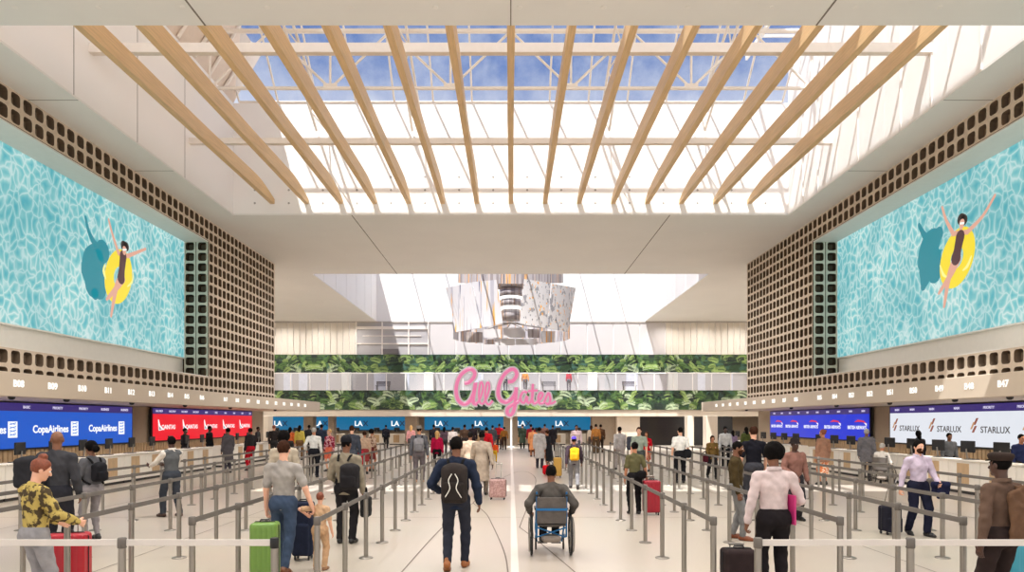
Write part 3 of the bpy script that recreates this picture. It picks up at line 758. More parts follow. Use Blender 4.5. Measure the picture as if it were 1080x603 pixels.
def lax(x0, x1, ts, which):
    a, b = (x0-CX)*YL/F, (x1-CX)*YL/F
    e = empty('display_wall', ((a+b)/2,YL,1.27), 0, f'teal display at the far end with white and navy letters, {which}', 'video screen', 'teal displays at the far end')
    m_ = MB(); m_.box((a-(a+b)/2,.02,-.05), (b-(a+b)/2,.12,1.3)); m_.build('frame', M_darkfr, e)
    m_ = MB(); m_.box((a-(a+b)/2,0,0), (b-(a+b)/2,.02,1.27)); m_.build('display', M_teal, e)
    t1 = MB(); t2 = MB()
    for t in ts:
        x = (t-CX)*YL/F-(a+b)/2
        add_text(t1, 'LA', (x-.2,-.03,.55), '-y', .62, ext=.004, bold=.03); add_text(t2, 'X', (x+.44,-.03,.55), '-y', .62, ext=.004, bold=.03)
    t1.build('lettering', M_whiteE, e); t2.build('lettering_dark', screen_mat('letter_navy', (22,38,66)), e)
lax(283,320.5,(295.5,),'leftmost of the five'); lax(331,346,(338,),'narrow one between two stone piers'); lax(352.5,427,(380.5,419),'wide one second from left'); lax(447.6,531,(465,507),'wide one left of the pink sign post'); lax(546,624.5,(552,592),'wide one right of the pink sign post')
# ================================================================ check-in desks and monitors
M_desk = mat('desk_white', (232,226,216), .45, var=.02); M_dwood = mat('desk_timber', (190,160,124), .5, var=.1, scale=4, stretch=(5,5,.6))
M_dtop = mat('desk_dark_top', (44,42,42), .4, var=.1)
def make_desk():     # front faces +x, width along y
    e = empty('check_in_desk', (0,0,0)); W = 1.31
    m_ = MB(); m_.bbox((-.5,-W/2,0.08), (0,W/2,.92), .015); m_.build('body', M_desk, e)
    m_ = MB(); m_.bbox((-.001,-.28,.2), (.012,.24,.86), .006); m_.build('timber_panel', M_dwood, e)
    m_ = MB(); m_.bbox((-.42,-W/2,.92), (.04,W/2,.96), .01); m_.build('counter_ledge', M_desk, e)
    m_ = MB(); m_.bbox((-1.05,-W/2,.72), (-.5,W/2,.76), .01); m_.box((-1.0,-W/2+.02,0),(-.96,-W/2+.06,.72)); m_.box((-1.0,W/2-.06,0),(-.96,W/2-.02,.72)); m_.build('work_surface', M_dtop, e)
    m_ = MB(); m_.box((-.46,-W/2+.02,0), (-.04,W/2-.02,.08)); m_.build('plinth', M_dtop, e)
    return e
def make_monitor():   # screen faces -x (towards the agent)
    e = empty('monitor', (0,0,0))
    m_ = MB(); m_.bbox((-.02,-.25,.2), (.02,.25,.53), .01); m_.build('display', M_black, e)
    m_ = MB(); m_.tube([(.02,0,.02),(.05,0,.3)], .02, 8); m_.build('stand', M_steel, e)
    m_ = MB(); m_.bbox((-.1,-.13,0), (.1,.13,.018), .006); m_.build('foot', M_black, e)
    m_ = MB(); m_.bbox((-.2,-.2,.0), (-.11,.2,.02), .006); m_.build('keyboard', M_black, e)
    return e
desk = make_desk(); desk_t = make_kids(desk); moni = make_monitor(); moni_t = make_kids(moni); first = [True, True]
def put(proto, tree, i, loc, rz, label, cat, group):
    if first[i]: o = proto; first[i] = False; o.location = loc; o.rotation_euler.z = rz; tag(o, label, cat, group)
    else: o = dup(proto, tree, loc, rz, label, group)
    return o
ypos = [17.97-1.333*k for k in (2,1)]+[17.97+1.333*k for k in range(9)]+[31.0+1.333*k for k in range(8)]
for s in (-1, 1):
    sd = 'left' if s < 0 else 'right'
    for i, yy in enumerate(ypos):
        nb = (6+i) if s < 0 else (45+i)
        put(desk, desk_t, 0, (s*12.8,yy,0), 0 if s < 0 else PI, f'white check-in desk with timber panel beneath number B{nb:02d} on the {sd}', 'desk', f'{sd} row of check-in desks')
        put(moni, moni_t, 1, (s*12.99,yy+.1,.962), (0 if s < 0 else PI)+.15, f'black monitor on the {sd} check-in desk beneath number B{nb:02d}', 'monitor', f'monitors on the {sd} desks')
for i in range(17):
    x = -20.4+i*1.75
    if x > 8: break
    put(desk, desk_t, 0, (x,59.2,0), -PI/2, f'far check-in desk under the teal displays, {ORD[i]} from the left', 'desk', 'far row of check-in desks')
    put(moni, moni_t, 1, (x,59.38,.962), -PI/2, f'black monitor on the far desks, {ORD[i]} from the left', 'monitor', 'monitors on the far desks')
# ================================================================ queue barriers
M_belt = mat('belt_grey', (104,98,92), .7, var=.05); M_beltw = mat('belt_pale', (214,206,198), .7, var=.03)
PITCH = 1.29
def make_post(belt, belt_m, turn=False):
    e = empty('queue_barrier', (0,0,0))
    m_ = MB(); m_.lathe([(.105,0),(.105,.008),(.09,.018),(.04,.028)], n=24); m_.build('base', M_steel, e)
    m_ = MB(); m_.lathe([(.033,.02),(.033,.89)], n=16); m_.build('post', M_steel, e)
    m_ = MB(); m_.lathe([(.034,.885),(.04,.89),(.04,.972),(.034,.98)], n=16); m_.build('belt_head', M_black if belt is None else M_belt, e)
    if belt:
        m_ = MB()
        if turn: m_.bbox((.04,-.006,.905), (belt-.04,.006,.965), .002)
        else: m_.bbox((-.006,.04,.905), (.006,belt-.04,.965), .002)
        m_.build('belt', belt_m, e)
    return e
pA = make_post(PITCH, M_belt); tA = make_kids(pA); pB = make_post(None, M_belt); tB = make_kids(pB); pC = make_post(1.4, M_beltw, True); tC = make_kids(pC)
used = {}
def barrier(kind, loc, label, group):
    p, t = {'A':(pA,tA),'B':(pB,tB),'C':(pC,tC)}[kind]
    if kind not in used: used[kind] = 1; o = p; o.location = loc; tag(o, label, 'queue barrier', group); return o
    return dup(p, t, loc, 0, label, group)
rows_l = [-2.17,-3.57,-4.97,-6.39,-7.8,-9.2]; rows_r = [2.27,3.69,5.07,6.47,7.87,9.27]
rn = ['bordering the central aisle','second from the central aisle','third from the central aisle','fourth from the central aisle','fifth from the central aisle','outermost before the desks']
for sd, rows in (('left', rows_l), ('right', rows_r)):
    for r, x in enumerate(rows):
        n = 22 if r < 4 else 20
        for k in range(n):
            g = f'{sd} queue row {rn[r]}'
            lab = f'steel belt barrier, {ORD[k]} from the near end, {sd} queue row {rn[r]}' if k < 12 else f'distant steel belt barrier in the {sd} queue row {rn[r]}'
            barrier('A' if k < n-1 else 'B', (x, 7.65+k*PITCH, 0), lab, g)
for i, x in enumerate((-7.77,-6.37,-4.97,-3.57)):
    barrier('C', (x,6.27,0), f'front barrier with pale cross belt, {ORD[3-i]} outward from the one at left aisle corner', 'front barriers on the left')
barrier('B', (-2.17,6.27,0), 'front corner barrier at the left edge of the central aisle', 'front barriers on the left')
for i, x in enumerate((2.27,3.67,5.07,6.47)):
    barrier('C', (x,6.27,0), f'front barrier with pale cross belt, {ORD[i]} outward from the right aisle corner', 'front barriers on the right')
barrier('B', (7.87,6.27,0), 'front barrier ending the pale cross belt on the right', 'front barriers on the right')
# ================================================================ recessed downlights
M_lamp = mat('lamp_glow', (255,248,235), .4, emit=6.0)
dl = None; LOC = []
for x in [-13.9+i*1.76 for i in range(17)]: LOC.append((x,14.27,'near'))
for yy in (9.0,4.0):
    for x in [-12.1+i*3.52 for i in range(8)]: LOC.append((x,yy,'overhead'))
for yy in (31.5,35.5,39.2):
    for x in [-12.1+i*3.52 for i in range(8)]: LOC.append((x,yy,'middle'))
li = bpy.data.lights.new('downlight', 'AREA'); li.shape = 'DISK'; li.size = .2; li.energy = 95; li.color = (1,.965,.925); li.spread = 2.6
cnt = {}
def second(n): return ' of the farther set' if n > 24 else ''
for yy in (41.5,45.5,49.5,53.5,57.5):
    for x in (-22.5,-19.5,-16.5,-13.5,13.5,16.5,19.5,22.5): LOC.append((x,yy,'far'))  # far rows added to brighten the dark far bay
for (x, y, w_) in LOC:
    cnt[w_] = cnt.get(w_, 0)+1
    if dl is None:
        m_ = MB(); m_.lathe([(.045,-.004),(.045,.0)], n=16); m_.lathe([(.045,-.008),(.06,-.008),(.06,0)], n=16, mi=1); dl = m_.build('recessed_downlight', [M_lamp, M_white]); o = dl
    else: o = dl.copy(); COL.objects.link(o)
    o.location = (x, y, ZC)
    tag(o, f'small round ceiling downlight, {ORD[(cnt[w_]-1)%24]}{second(cnt[w_])} along the {w_} ceiling rows', 'downlight', f'downlights in the {w_} ceiling')
    if abs(x) < 10.5 or w_ == 'far': l = bpy.data.objects.new('downlight_lamp', li); COL.objects.link(l); l.location = (x, y, ZC-.03)
l2 = bpy.data.lights.new('soffit_fill', 'AREA'); l2.shape = 'RECTANGLE'; l2.size = .12; l2.size_y = 3; l2.energy = 55; l2.color = (1,.9,.76); l2.spread = 2.6  # area fill added under the soffits, no fitting there
for s in (-1,1):
    for yy in (12,16,20,24,28,33,38,43):
        l = bpy.data.objects.new('soffit_fill_lamp', l2); COL.objects.link(l); l.location = (s*14.6,yy,2.69)
for x in range(-20,22,4):
    l = bpy.data.objects.new('soffit_fill_lamp', l2); COL.objects.link(l); l.location = (x,59.4,2.36 if False else 2.4); l.rotation_euler.z = PI/2
# ================================================================ pink script sign on its white pole
YS = 54.0
sg = empty('gates_sign', ((539.3-CX)*YS/F,YS,0), 0, 'pink script sign reading All Gates on a tall slim white post', 'sign')
def SP(x, y): p = at(470+x/8.308, 380+y/8.308, YS); return (p.x-sg.location.x, 0, p.z)
strokes = [([(165,200),(205,190),(245,150),(255,110),(230,80),(190,82),(135,125),(102,190),(92,270),(110,345),(155,382),(205,362),(240,300),(258,230),(262,196),(248,290),(240,350),(252,378),(275,378)], .15),
 ([(275,378),(308,320),(328,240),(318,192),(302,205),(292,290),(300,365),(328,382)], .085), ([(328,382),(360,320),(382,250),(378,198),(360,202),(346,290),(354,365),(382,385),(412,352)], .085),
 ([(545,188),(590,178),(622,130),(612,88),(575,78),(525,110),(485,170),(463,240),(462,305),(485,350),(530,365),(580,335),(612,280),(620,235)], .15),
 ([(620,235),(614,330),(606,400),(590,455),(565,478),(540,462),(545,420),(585,388),(640,360)], .14),
 ([(640,360),(655,320)], .09), ([(715,285),(685,272),(658,310),(662,358),(690,368),(714,310),(716,362),(738,375)], .1), ([(738,375),(762,310),(764,205)], .1), ([(764,205),(758,330),(772,375),(798,368)], .1), ([(722,268),(808,262)], .09),
 ([(798,368),(838,330),(850,292),(828,285),(812,328),(824,374),(862,370)], .1), ([(862,370),(900,285),(918,340),(902,382),(874,372)], .1), ([(905,380),(935,375),(965,356)], .08)]
m1 = MB(); m2 = MB()
for pts, r in strokes:
    q = smooth_path([Vector(SP(*p)) for p in pts], 5); m1.tube(q, r, 10); m2.tube([v+Vector((0,.22,0)) for v in q], r+.115, 8, flat=(1,.25,1))
m1.build('pink_tubing', mat('neon_pink', (250,132,176), .4, emit=.85, var=.03), sg); m2.build('backing', mat('sign_backing', (236,222,218), .5, emit=.62, var=.03), sg)
m_ = MB(); m_.tube([(0,.1,0),(0,.1,SP(0,470)[2]+.1)], .085, 14); m_.build('pole', M_white, sg)
m_ = MB(); m_.lathe([(.3,0),(.3,.03),(.1,.06)], (0,.1,0)); m_.build('base', M_white, sg)
# ================================================================ hanging sculpture of curved printed panels
YC = 48.0
def print_mat(name, base, streak, thr, st=(3.2,3.2,.12), sc=1.3, mag=False):
    m = bpy.data.materials.new(name); m.use_nodes = True; nt = m.node_tree; b = nt.nodes['Principled BSDF']
    tc = nt.nodes.new('ShaderNodeTexCoord'); mp = nt.nodes.new('ShaderNodeMapping'); mp.inputs['Scale'].default_value = st
    nt.links.new(tc.outputs['Object'], mp.inputs[0]); cur = None
    for i, (c, t) in enumerate(zip(streak, thr)):
        n = nt.nodes.new('ShaderNodeTexNoise'); n.noise_dimensions = '4D'; n.inputs['W'].default_value = i*7.3+1; n.inputs['Scale'].default_value = sc*(1+.3*i); n.inputs['Detail'].default_value = 5 if mag else 2
        nt.links.new(mp.outputs[0], n.inputs['Vector'])
        r = nt.nodes.new('ShaderNodeValToRGB'); r.color_ramp.elements[0].position = t; r.color_ramp.elements[1].position = t+.02
        r.color_ramp.elements[0].color = (0,0,0,1); r.color_ramp.elements[1].color = (1,1,1,1); nt.links.new(n.outputs['Fac'], r.inputs[0])
        mx = nt.nodes.new('ShaderNodeMix'); mx.data_type = 'RGBA'; nt.links.new(r.outputs[0], mx.inputs[0]); mx.inputs[7].default_value = (*lin(c), 1)
        if cur is None: mx.inputs[6].default_value = (*lin(base), 1)
        else: nt.links.new(cur, mx.inputs[6])
        cur = mx.outputs[2]
    nt.links.new(cur, b.inputs['Base Color']); b.inputs['Roughness'].default_value = .3; b.inputs['Metallic'].default_value = .0
    return m
M_p1 = print_mat('streak_print', (206,202,204), [(176,172,180),(226,166,84),(92,94,116)], (.55,.60,.66))
M_p2 = print_mat('spatter_print', (208,204,204), [(150,148,152),(236,168,56),(60,70,76)], (.56,.62,.64), st=(2,2,1.1), sc=2.2, mag=True)
M_p3 = print_mat('ring_print', (186,178,178), [(150,140,140),(224,170,110),(90,84,90)], (.52,.6,.66), st=(3,3,.05), sc=2.0)
M_p0 = mat('satin_white_panel', (212,208,208), .25, var=.01)
def sculpt_panel(mb, quad, R, bulge=.25, th=.08, mi=0):
    """curved sheet whose four corners (tl,tr,br,bl) lie on a drum of radius R round the sculpture's axis"""
    n = 10; F_ = []; B_ = []
    def solve(x, y):
        Y = YC-R
        for _ in range(12): X = (x-CX)*Y/F; Y = YC-math.sqrt(max(R*R-X*X, .04))
        return Vector((X-(539-CX)*YC/F, Y-YC, H+(CY-y)*Y/F))
    tl, tr, br, bl = quad
    for j in range(2):
        a, b = (tl, tr) if j == 0 else (bl, br)
        for i in range(n+1):
            p = solve(a[0]+(b[0]-a[0])*i/n, a[1]+(b[1]-a[1])*i/n); q = Vector((p.x, p.y, 0)).normalized()*th
            F_.append(tuple(p)); B_.append((p.x-q.x, p.y-q.y, p.z))
    m = n+1; fs = []
    for i in range(n): fs += [(i, m+i, m+i+1, i+1), (2*m+i, 2*m+i+1, 3*m+i+1, 3*m+i), (i, i+1, 2*m+i+1, 2*m+i), (m+i, 3*m+i, 3*m+i+1, m+i+1)]
    fs += [(0,2*m,3*m,m), (n,m+n,3*m+n,2*m+n)]
    mb.add(F_+B_, fs, mi, False)
sc_ = empty('hanging_sculpture', ((539-CX)*YC/F,YC,0), 0, 'large hanging sculpture of white printed curved panels round a drum', 'sculpture')
def panel(quad, R, m, nm='printed_panel', th=.08): mb = MB(); sculpt_panel(mb, quad, R, th=th); mb.build(nm, m, sc_)
panel([(470,303.5),(497,297.5),(507.5,345.5),(480.5,350)], 4.7, M_p1); panel([(498,297.3),(523.5,295),(530.5,341.5),(509,345)], 4.5, M_p1)
panel([(553,294),(581,298.5),(577,346),(548,341.5)], 4.5, M_p2); panel([(582,298.8),(607.5,303.5),(599,350),(577.8,346)], 4.7, M_p2)
for i, (a, b) in enumerate(((483,497),(497.5,512),(512.5,527),(527.5,551),(551.5,566),(566.5,580),(580.5,594))):
    panel([(a,283),(b,283),(b,299-abs(i-3)*.2),(a,299-abs(i-3)*.2)], 3.85, M_p3, 'upper_ring_panel')
def drum(nm, z0, z1, r, m):
    mb = MB(); mb.lathe([(r-.06,z0),(r,z0),(r,z1),(r-.06,z1)], n=32); mb.build(nm, m, sc_)
zz = lambda y: H+(CY-y)*YC/F
for (a, b, r, m) in ((289,304,.95,M_p3),(305,313,.8,M_p3),(316,323,.72,M_p3),(327,338,.66,M_p3)): drum('drum_band', zz(b), zz(a), r, m)
for y in (314.5,325.5): drum('glowing_ring', zz(y+1.2), zz(y-1.2), .8, mat('ring_lamp', (255,252,248), .4, emit=1.5))
for (x0, y0, x1, y1, R, m) in ((492,350,508.5,361,3.1,M_p3),(510,347,528,356,2.6,M_p0),(531,345.5,554,356,2.2,M_p0),(557,347,569,356,2.6,M_p3),(571,349,585.5,361,3.1,M_p1),
                            (511,357,521,363,2.2,M_p3),(522,357,543,364,1.9,M_p0),(544,357,566,363.5,1.9,M_p0)):
    panel([(x0,y0),(x1,y0),(x1,y1),(x0,y1)], R, m, 'lower_ring_panel', .06)
mb = MB(); mb.tube([(0,0,zz(338)),(0,0,15.5)], .12, 10)
for a in range(8):
    an = a*PI/4+.2
    for z in (zz(300), zz(345)): mb.tube([(0,0,z+.3),(math.cos(an)*(3.6 if z > 10 else 2.2),math.sin(an)*(3.6 if z > 10 else 2.2),z)], .03, 6)
mb.build('hanger', M_steel, sc_)
for k in range(8):      # panels on the drum's far side
    an = PI*(.08+.84*k/7); mb = MB(); R = 4.2
    v = []
    for t in (-.14,.14):
        for z in (7.9,11.4): v.append((R*math.cos(an+t),R*math.sin(an+t),z)); v.append(((R-.08)*math.cos(an+t),(R-.08)*math.sin(an+t),z))
    mb.add(v, [(0,2,6,4),(1,5,7,3),(0,1,3,2),(4,6,7,5),(0,4,5,1),(2,3,7,6)]); mb.build('printed_panel', M_p1 if k % 2 else M_p3, sc_)
# ================================================================ light: sky and sun
W_ = bpy.data.worlds.new('sky'); SC.world = W_; W_.use_nodes = True; nt = W_.node_tree; bg = nt.nodes['Background']
tc = nt.nodes.new('ShaderNodeTexCoord'); sx = nt.nodes.new('ShaderNodeSeparateXYZ'); nt.links.new(tc.outputs['Generated'], sx.inputs[0])
n = nt.nodes.new('ShaderNodeTexNoise'); n.inputs['Scale'].default_value = 22; n.inputs['Detail'].default_value = 7; n.inputs['Roughness'].default_value = .62; nt.links.new(tc.outputs['Generated'], n.inputs['Vector'])
cr = nt.nodes.new('ShaderNodeValToRGB'); cr.color_ramp.elements[0].position = .36; cr.color_ramp.elements[1].position = .66
cr.color_ramp.elements[0].color = (*lin((108,140,200)), 1); cr.color_ramp.elements[1].color = (*lin((180,192,222)), 1); nt.links.new(n.outputs['Fac'], cr.inputs[0])
hr = nt.nodes.new('ShaderNodeValToRGB'); hr.color_ramp.elements[0].position = .28; hr.color_ramp.elements[1].position = .46
hr.color_ramp.elements[0].color = (1,1,1,1); hr.color_ramp.elements[1].color = (0,0,0,1); nt.links.new(sx.outputs['Z'], hr.inputs[0])
mx = nt.nodes.new('ShaderNodeMix'); mx.data_type = 'RGBA'; nt.links.new(hr.outputs[0], mx.inputs[0]); nt.links.new(cr.outputs[0], mx.inputs[6]); mx.inputs[7].default_value = (1.5,1.43,1.34,1)  # low band made warm white as added fill through the open near end
nt.links.new(mx.outputs[2], bg.inputs[0]); bg.inputs[1].default_value = 1.0
su = bpy.data.lights.new('sun', 'SUN'); su.energy = 9; su.angle = .009; su.color = (1,.96,.9)
so = bpy.data.objects.new('sun', su); COL.objects.link(so)
so.rotation_euler = Vector((.26,.467,-1)).to_track_quat('-Z','Y').to_euler()
SC.view_settings.view_transform = 'Standard'; SC.view_settings.look = 'None'; SC.view_settings.exposure = 0; SC.view_settings.gamma = 1; SC.view_settings.use_curve_mapping = False
SC.cycles.max_bounces = 8; SC.cycles.diffuse_bounces = 5; SC.cycles.glossy_bounces = 3; SC.cycles.transparent_max_bounces = 12; SC.cycles.sample_clamp_indirect = 4; SC.cycles.caustics_reflective = False; SC.cycles.caustics_refractive = False
SC.cycles.use_denoising = True
# ================================================================ PEOPLE
SK = {'l': mat('skin_light', (226,172,144), .5, var=.05, scale=12), 't': mat('skin_tan', (188,126,92), .5, var=.05, scale=12), 'b': mat('skin_brown', (122,78,54), .5, var=.06, scale=12), 'd': mat('skin_dark', (74,46,34), .45, var=.06, scale=12)}
HR = {'k': mat('hair_black', (14,11,10), .9, var=.3, scale=40, bump=.3, spec=.1), 'n': mat('hair_brown', (56,33,22), .9, var=.3, scale=40, bump=.3, spec=.1), 'r': mat('hair_auburn', (120,58,32), .6, var=.3, scale=40, bump=.5),
      'y': mat('hair_blonde', (206,160,96), .6, var=.2, scale=40, bump=.5), 'g': mat('hair_grey', (170,166,160), .6, var=.2, scale=40, bump=.5)}
M_eye = mat('eye_white', (235,232,228), .2, var=.02); M_iris = mat('eye_iris', (40,28,22), .2)
def cloth(c, pat=None): return mat('cloth', c, .9, var=.16, scale=9, bump=.9, spec=.12) if pat is None else mat('cloth_pattern', c, .85, scale=pat[1], col2=pat[0], thr=(.48,.54), bump=.3, spec=.2)
def ik(S, T, l1, l2, hint):
    v = T-S; L = np.linalg.norm(v); d = min(L, (l1+l2)*.995); u = v/L; a = (l1*l1-l2*l2+d*d)/(2*d); h = math.sqrt(max(l1*l1-a*a, 0))
    n = nrm(hint-u*(hint@u)); return S+u*a+n*h, S+u*d
def skeleton(p):
    """joints of a 1.75 m figure facing +y, feet on z=0; p overrides the standing pose"""
    J = {}; fem = p.get('fem', 0); sw = .165 if fem else .19
    J['pel'] = V(*p.get('pel', (0,0,.935))); R = rotz(p.get('twist', 0)) @ rotx(-p.get('lean', 0)) @ roty(p.get('side', 0)); J['R'] = R
    J['chest'] = J['pel']+R@V(0,.01,.33); J['neck'] = J['pel']+R@V(0,-.005,.515)
    RH = R @ rotz(p.get('yaw', 0)) @ rotx(-p.get('nod', 0)); J['RH'] = RH; J['head'] = J['neck']+R@V(0,.012,.055)+RH@V(0,.012,.115)
    for s, n in ((-1,'L'),(1,'R')):
        J['sh'+n] = J['pel']+R@V(s*sw,-.01,.436); t = V(*p.get('hand'+n, (s*(.25 if not fem else .23),.05,.80)))
        J['el'+n], J['wr'+n] = ik(J['sh'+n], t, .285, .25, R@V(*p.get('eh'+n, (s*.5,-1,-.2))))
        J['hd'+n] = nrm(V(*p['hdir'+n])) if 'hdir'+n in p else nrm((J['wr'+n]-J['el'+n])+V(0,.02,0))
        J['hip'+n] = J['pel']+rotz(p.get('twist', 0)*.3)@V(s*.092,0,-.03); f = V(*p.get('foot'+n, (s*.1,0,.085)))
        J['kn'+n], J['an'+n] = ik(J['hip'+n], f, .425, .42, V(*p.get('kh'+n, (s*.12,1,0))))
        fp = p.get('fp'+n, 0); fy = p.get('fy'+n, -s*.12); J['fR'+n] = rotz(fy) @ rotx(fp)
    J['sw'] = sw; return J
def body_field(J, p):
    f = Field(); R = J['R']; RH = J['RH']; hc = J['head']; fem = p.get('fem', 0); fat = p.get('fat', 1.)
    H_ = lambda *a: hc+RH@V(*a)
    f.ell(H_(0,-.012,.022), (.073,.092,.088), RH, .02); f.ell(H_(0,.022,-.04), (.056,.066,.078), RH, .025); f.ell(H_(0,.062,-.095), (.026,.024,.02), RH, .02)
    f.cap(H_(0,.086,.0), H_(0,.104,-.036), .009, .0135, .01); f.ell(H_(0,.078,.022), (.048,.014,.01), RH, .012); f.ell(H_(0,.082,-.064), (.023,.012,.0085), RH, .006)
    for s in (-1,1):
        f.ell(H_(s*.074,-.008,-.012), (.011,.022,.034), RH, .008); f.ell(H_(s*.03,.092,-.002), (.015,.014,.009), RH, .001, sub=True)
    f.cap(J['neck']-R@V(0,0,.02), H_(0,-.018,-.075), .057*(.87 if fem else 1), .052*(.87 if fem else 1), .03)
    fy = (R@V(0,1,0), 1.45)
    P = lambda *a: J['pel']+R@V(*a)
    f.cap(P(0,0,.02), P(0,.005,.14), .138*fat, .115*fat, .05, fy); f.cap(P(0,.005,.14), P(0,0,.34), .115*fat, .142*(.9 if fem else 1), .05, fy); f.cap(P(0,0,.34), P(0,-.01,.42), .136*(.9 if fem else 1), .085, .05, fy)
    for n, s in (('L',-1),('R',1)):
        f.cap(J['neck']-R@V(0,.0,.05), J['sh'+n], .042, .044, .03); f.cap(J['sh'+n], J['el'+n], .046, .038, .02); f.cap(J['el'+n], J['wr'+n], .039, .027, .015)
        hand(f, J, p, n, s)
        f.cap(J['hip'+n], J['kn'+n], .08, .054, .04); f.cap(J['kn'+n], J['an'+n], .052, .036, .02); m = J['kn'+n]*.68+J['an'+n]*.32; f.ell(m-V(0,.012,0), (.045,.05,.1), None, .03)
        fR = J['fR'+n]; a = J['an'+n]; f.cap(a+fR@V(0,-.03,-.045), a+fR@V(0,.14,-.058), .03, .022, .03)
        if fem: f.ell(P(s*.075,.085,.31), (.058,.05,.055), R, .04)
    return f
def hand(f, J, p, n, s):
    w = J['wr'+n]; d = J['hd'+n]; inward = V(-s,0,0) if 'palm'+n not in p else V(*p['palm'+n]); inward = nrm(inward-d*(inward@d)); side = nrm(np.cross(d, inward))
    if side@V(0,1,0) < 0 and 'palm'+n not in p: side = -side
    thumb = side if p.get('thumb'+n, 1) > 0 else -side
    f.cap(w-d*.01, w+d*.03, .026, .026, .015); 
    for k in range(3): f.cap(w+d*.03+side*(k-1)*.018, w+d*.085+side*(k-1)*.023, .015, .013, .012)
    cu = p.get('curl'+n, .45)
    for k, L in enumerate((.06,.072,.078,.068)):
        o = (k-1.5)*.0215; b = w+d*.085+thumb*o; c1, c2, c3 = cu*.6, cu*1.5, cu*2.3
        q = b+(d*math.cos(c1)+inward*math.sin(c1)+thumb*o*1.5)*L*.45; q2 = q+(d*math.cos(c2)+inward*math.sin(c2))*L*.33; q3 = q2+(d*math.cos(c3)+inward*math.sin(c3))*L*.28
        f.cap(b, q, .0098, .0092, .004); f.cap(q, q2, .0092, .0085, .004); f.cap(q2, q3, .0085, .0072, .004)
    b = w+d*.025+thumb*.022; q = b+nrm(d*.7+thumb*.75+inward*.3)*.045; q2 = q+nrm(d+thumb*.1+inward*(.3+cu*.5))*.035
    f.cap(b, q, .014, .011, .008); f.cap(q, q2, .011, .0085, .004)
def top_field(J, p, kind):
    f = Field(); R = J['R']; P = lambda *a: J['pel']+R@V(*a); fy = (R@V(0,1,0), 1.38); fat = p.get('fat', 1.); fem = p.get('fem', 0); g = {'tee':.0,'shirt':.002,'jacket':.016,'coat':.02,'blouse':.012,'vest':.008}[kind]
    hem = p.get('hem', {'tee':-.07,'shirt':.03,'jacket':-.09,'coat':-.07,'blouse':-.06,'vest':-.03}[kind])
    wd = .150 if hem < 0 else .132
    f.cap(P(0,0,hem), P(0,.005,.14), (wd+g)*fat, (.130+g)*fat, .04, fy); f.cap(P(0,.005,.14), P(0,0,.34), (.130+g)*fat, (.156+g)*(.9 if fem else 1), .04, fy); f.cap(P(0,0,.34), P(0,-.01,.43), (.152+g)*(.9 if fem else 1), .10+g*.5, .04, fy)
    if fem:
        for s in (-1,1): f.ell(P(s*.07,.086,.30), (.062,.052,.058), R, .04)
    f.cap(J['neck']-R@V(0,0,.07), J['neck']-R@V(0,-.005,.012), .075, .066, .03)
    for n, s in (('L',-1),('R',1)):
        S, E, W = J['sh'+n], J['el'+n], J['wr'+n]
        f.cap(J['neck']-R@V(0,0,.045), S-(S-J['neck'])*.06, .058+g*.5, .06+g*.6, .035)
        if kind == 'vest': continue
        if kind == 'tee' or p.get('short'): f.cap(S, S+(E-S)*.78, .061, .06, .02)
        else: f.cap(S, E, .06+g*.7, .052+g*.7, .02); f.cap(E, E+(W-E)*.96, .052+g*.7, .038+g*.6, .015)
    # neckline opening and straight hem
    f.ell(J['neck']+R@V(0,.02,.025), (.054,.058,.05), R, .001, sub=True)
    if kind == 'coat':
        L = p.get('coatlen', .52); f.cap(P(0,0,-.0), P(0,-.01,-L), .185, .215, .05, (V(0,1,0), 1.2)); f.ell(P(0,-.015,-.03), (.18,.15,.15), None, .05); f.clip((0,0,-1), J['pel']-V(0,0,L))
    elif hem < 0: f.clip(-(R@V(0,0,1)), P(0,0,hem-.045))
    return f
def bottom_field(J, p, kind):
    f = Field(); fat = p.get('fat', 1.); pel = J['pel']; g = {'trousers':.008,'jeans':.003,'leggings':-.006,'shorts':.012,'skirt':.0}[kind]
    f.ell(pel+V(0,-.012,-.02), (.150*fat+g,.118*fat+g,.12), None, .04); f.cap(pel+V(0,0,.02), pel+V(0,0,.085), .142*fat, .132*fat, .03, (V(0,1,0), 1.4))
    if kind == 'skirt':
        L = p.get('skirt', .42); f.cap(pel, pel-V(0,0,L), .155, .19, .05, (V(0,1,0), 1.25)); f.clip((0,0,-1), pel-V(0,0,L)); return f
    for n, s in (('L',-1),('R',1)):
        h, k, a = J['hip'+n], J['kn'+n], J['an'+n]
        f.ell(h+V(s*-.01,-.045,-.02), (.085,.08,.095), None, .05)
        if kind == 'shorts': f.cap(h, h+(k-h)*.8, .098, .088, .03); continue
        f.cap(h, k, .094+g, .066+g, .035); f.cap(k, a+(k-a)*.03, .066+g, .05+g*1.4, .02)
        m = k*.68+a*.32; f.ell(m-V(0,.014,0), (.055,.058,.1), None, .03)
    return f
def shoe_mesh(J, n, res, boot=False):
    f = Field(); a = J['an'+n]; R = J['fR'+n]; Q = lambda *v: a+R@V(*v)
    f.cap(Q(0,-.035,-.045), Q(0,.09,-.05), .043, .046, .02); f.cap(Q(0,.09,-.055), Q(0,.165,-.062), .044, .036, .03); f.cap(Q(0,-.012,-.03), Q(0,-.005,.045 if boot else .0), .045, .043, .02)
    f.clip(R@V(0,0,-1), Q(0,0,-.085)); return f.mesh('shoe', res)
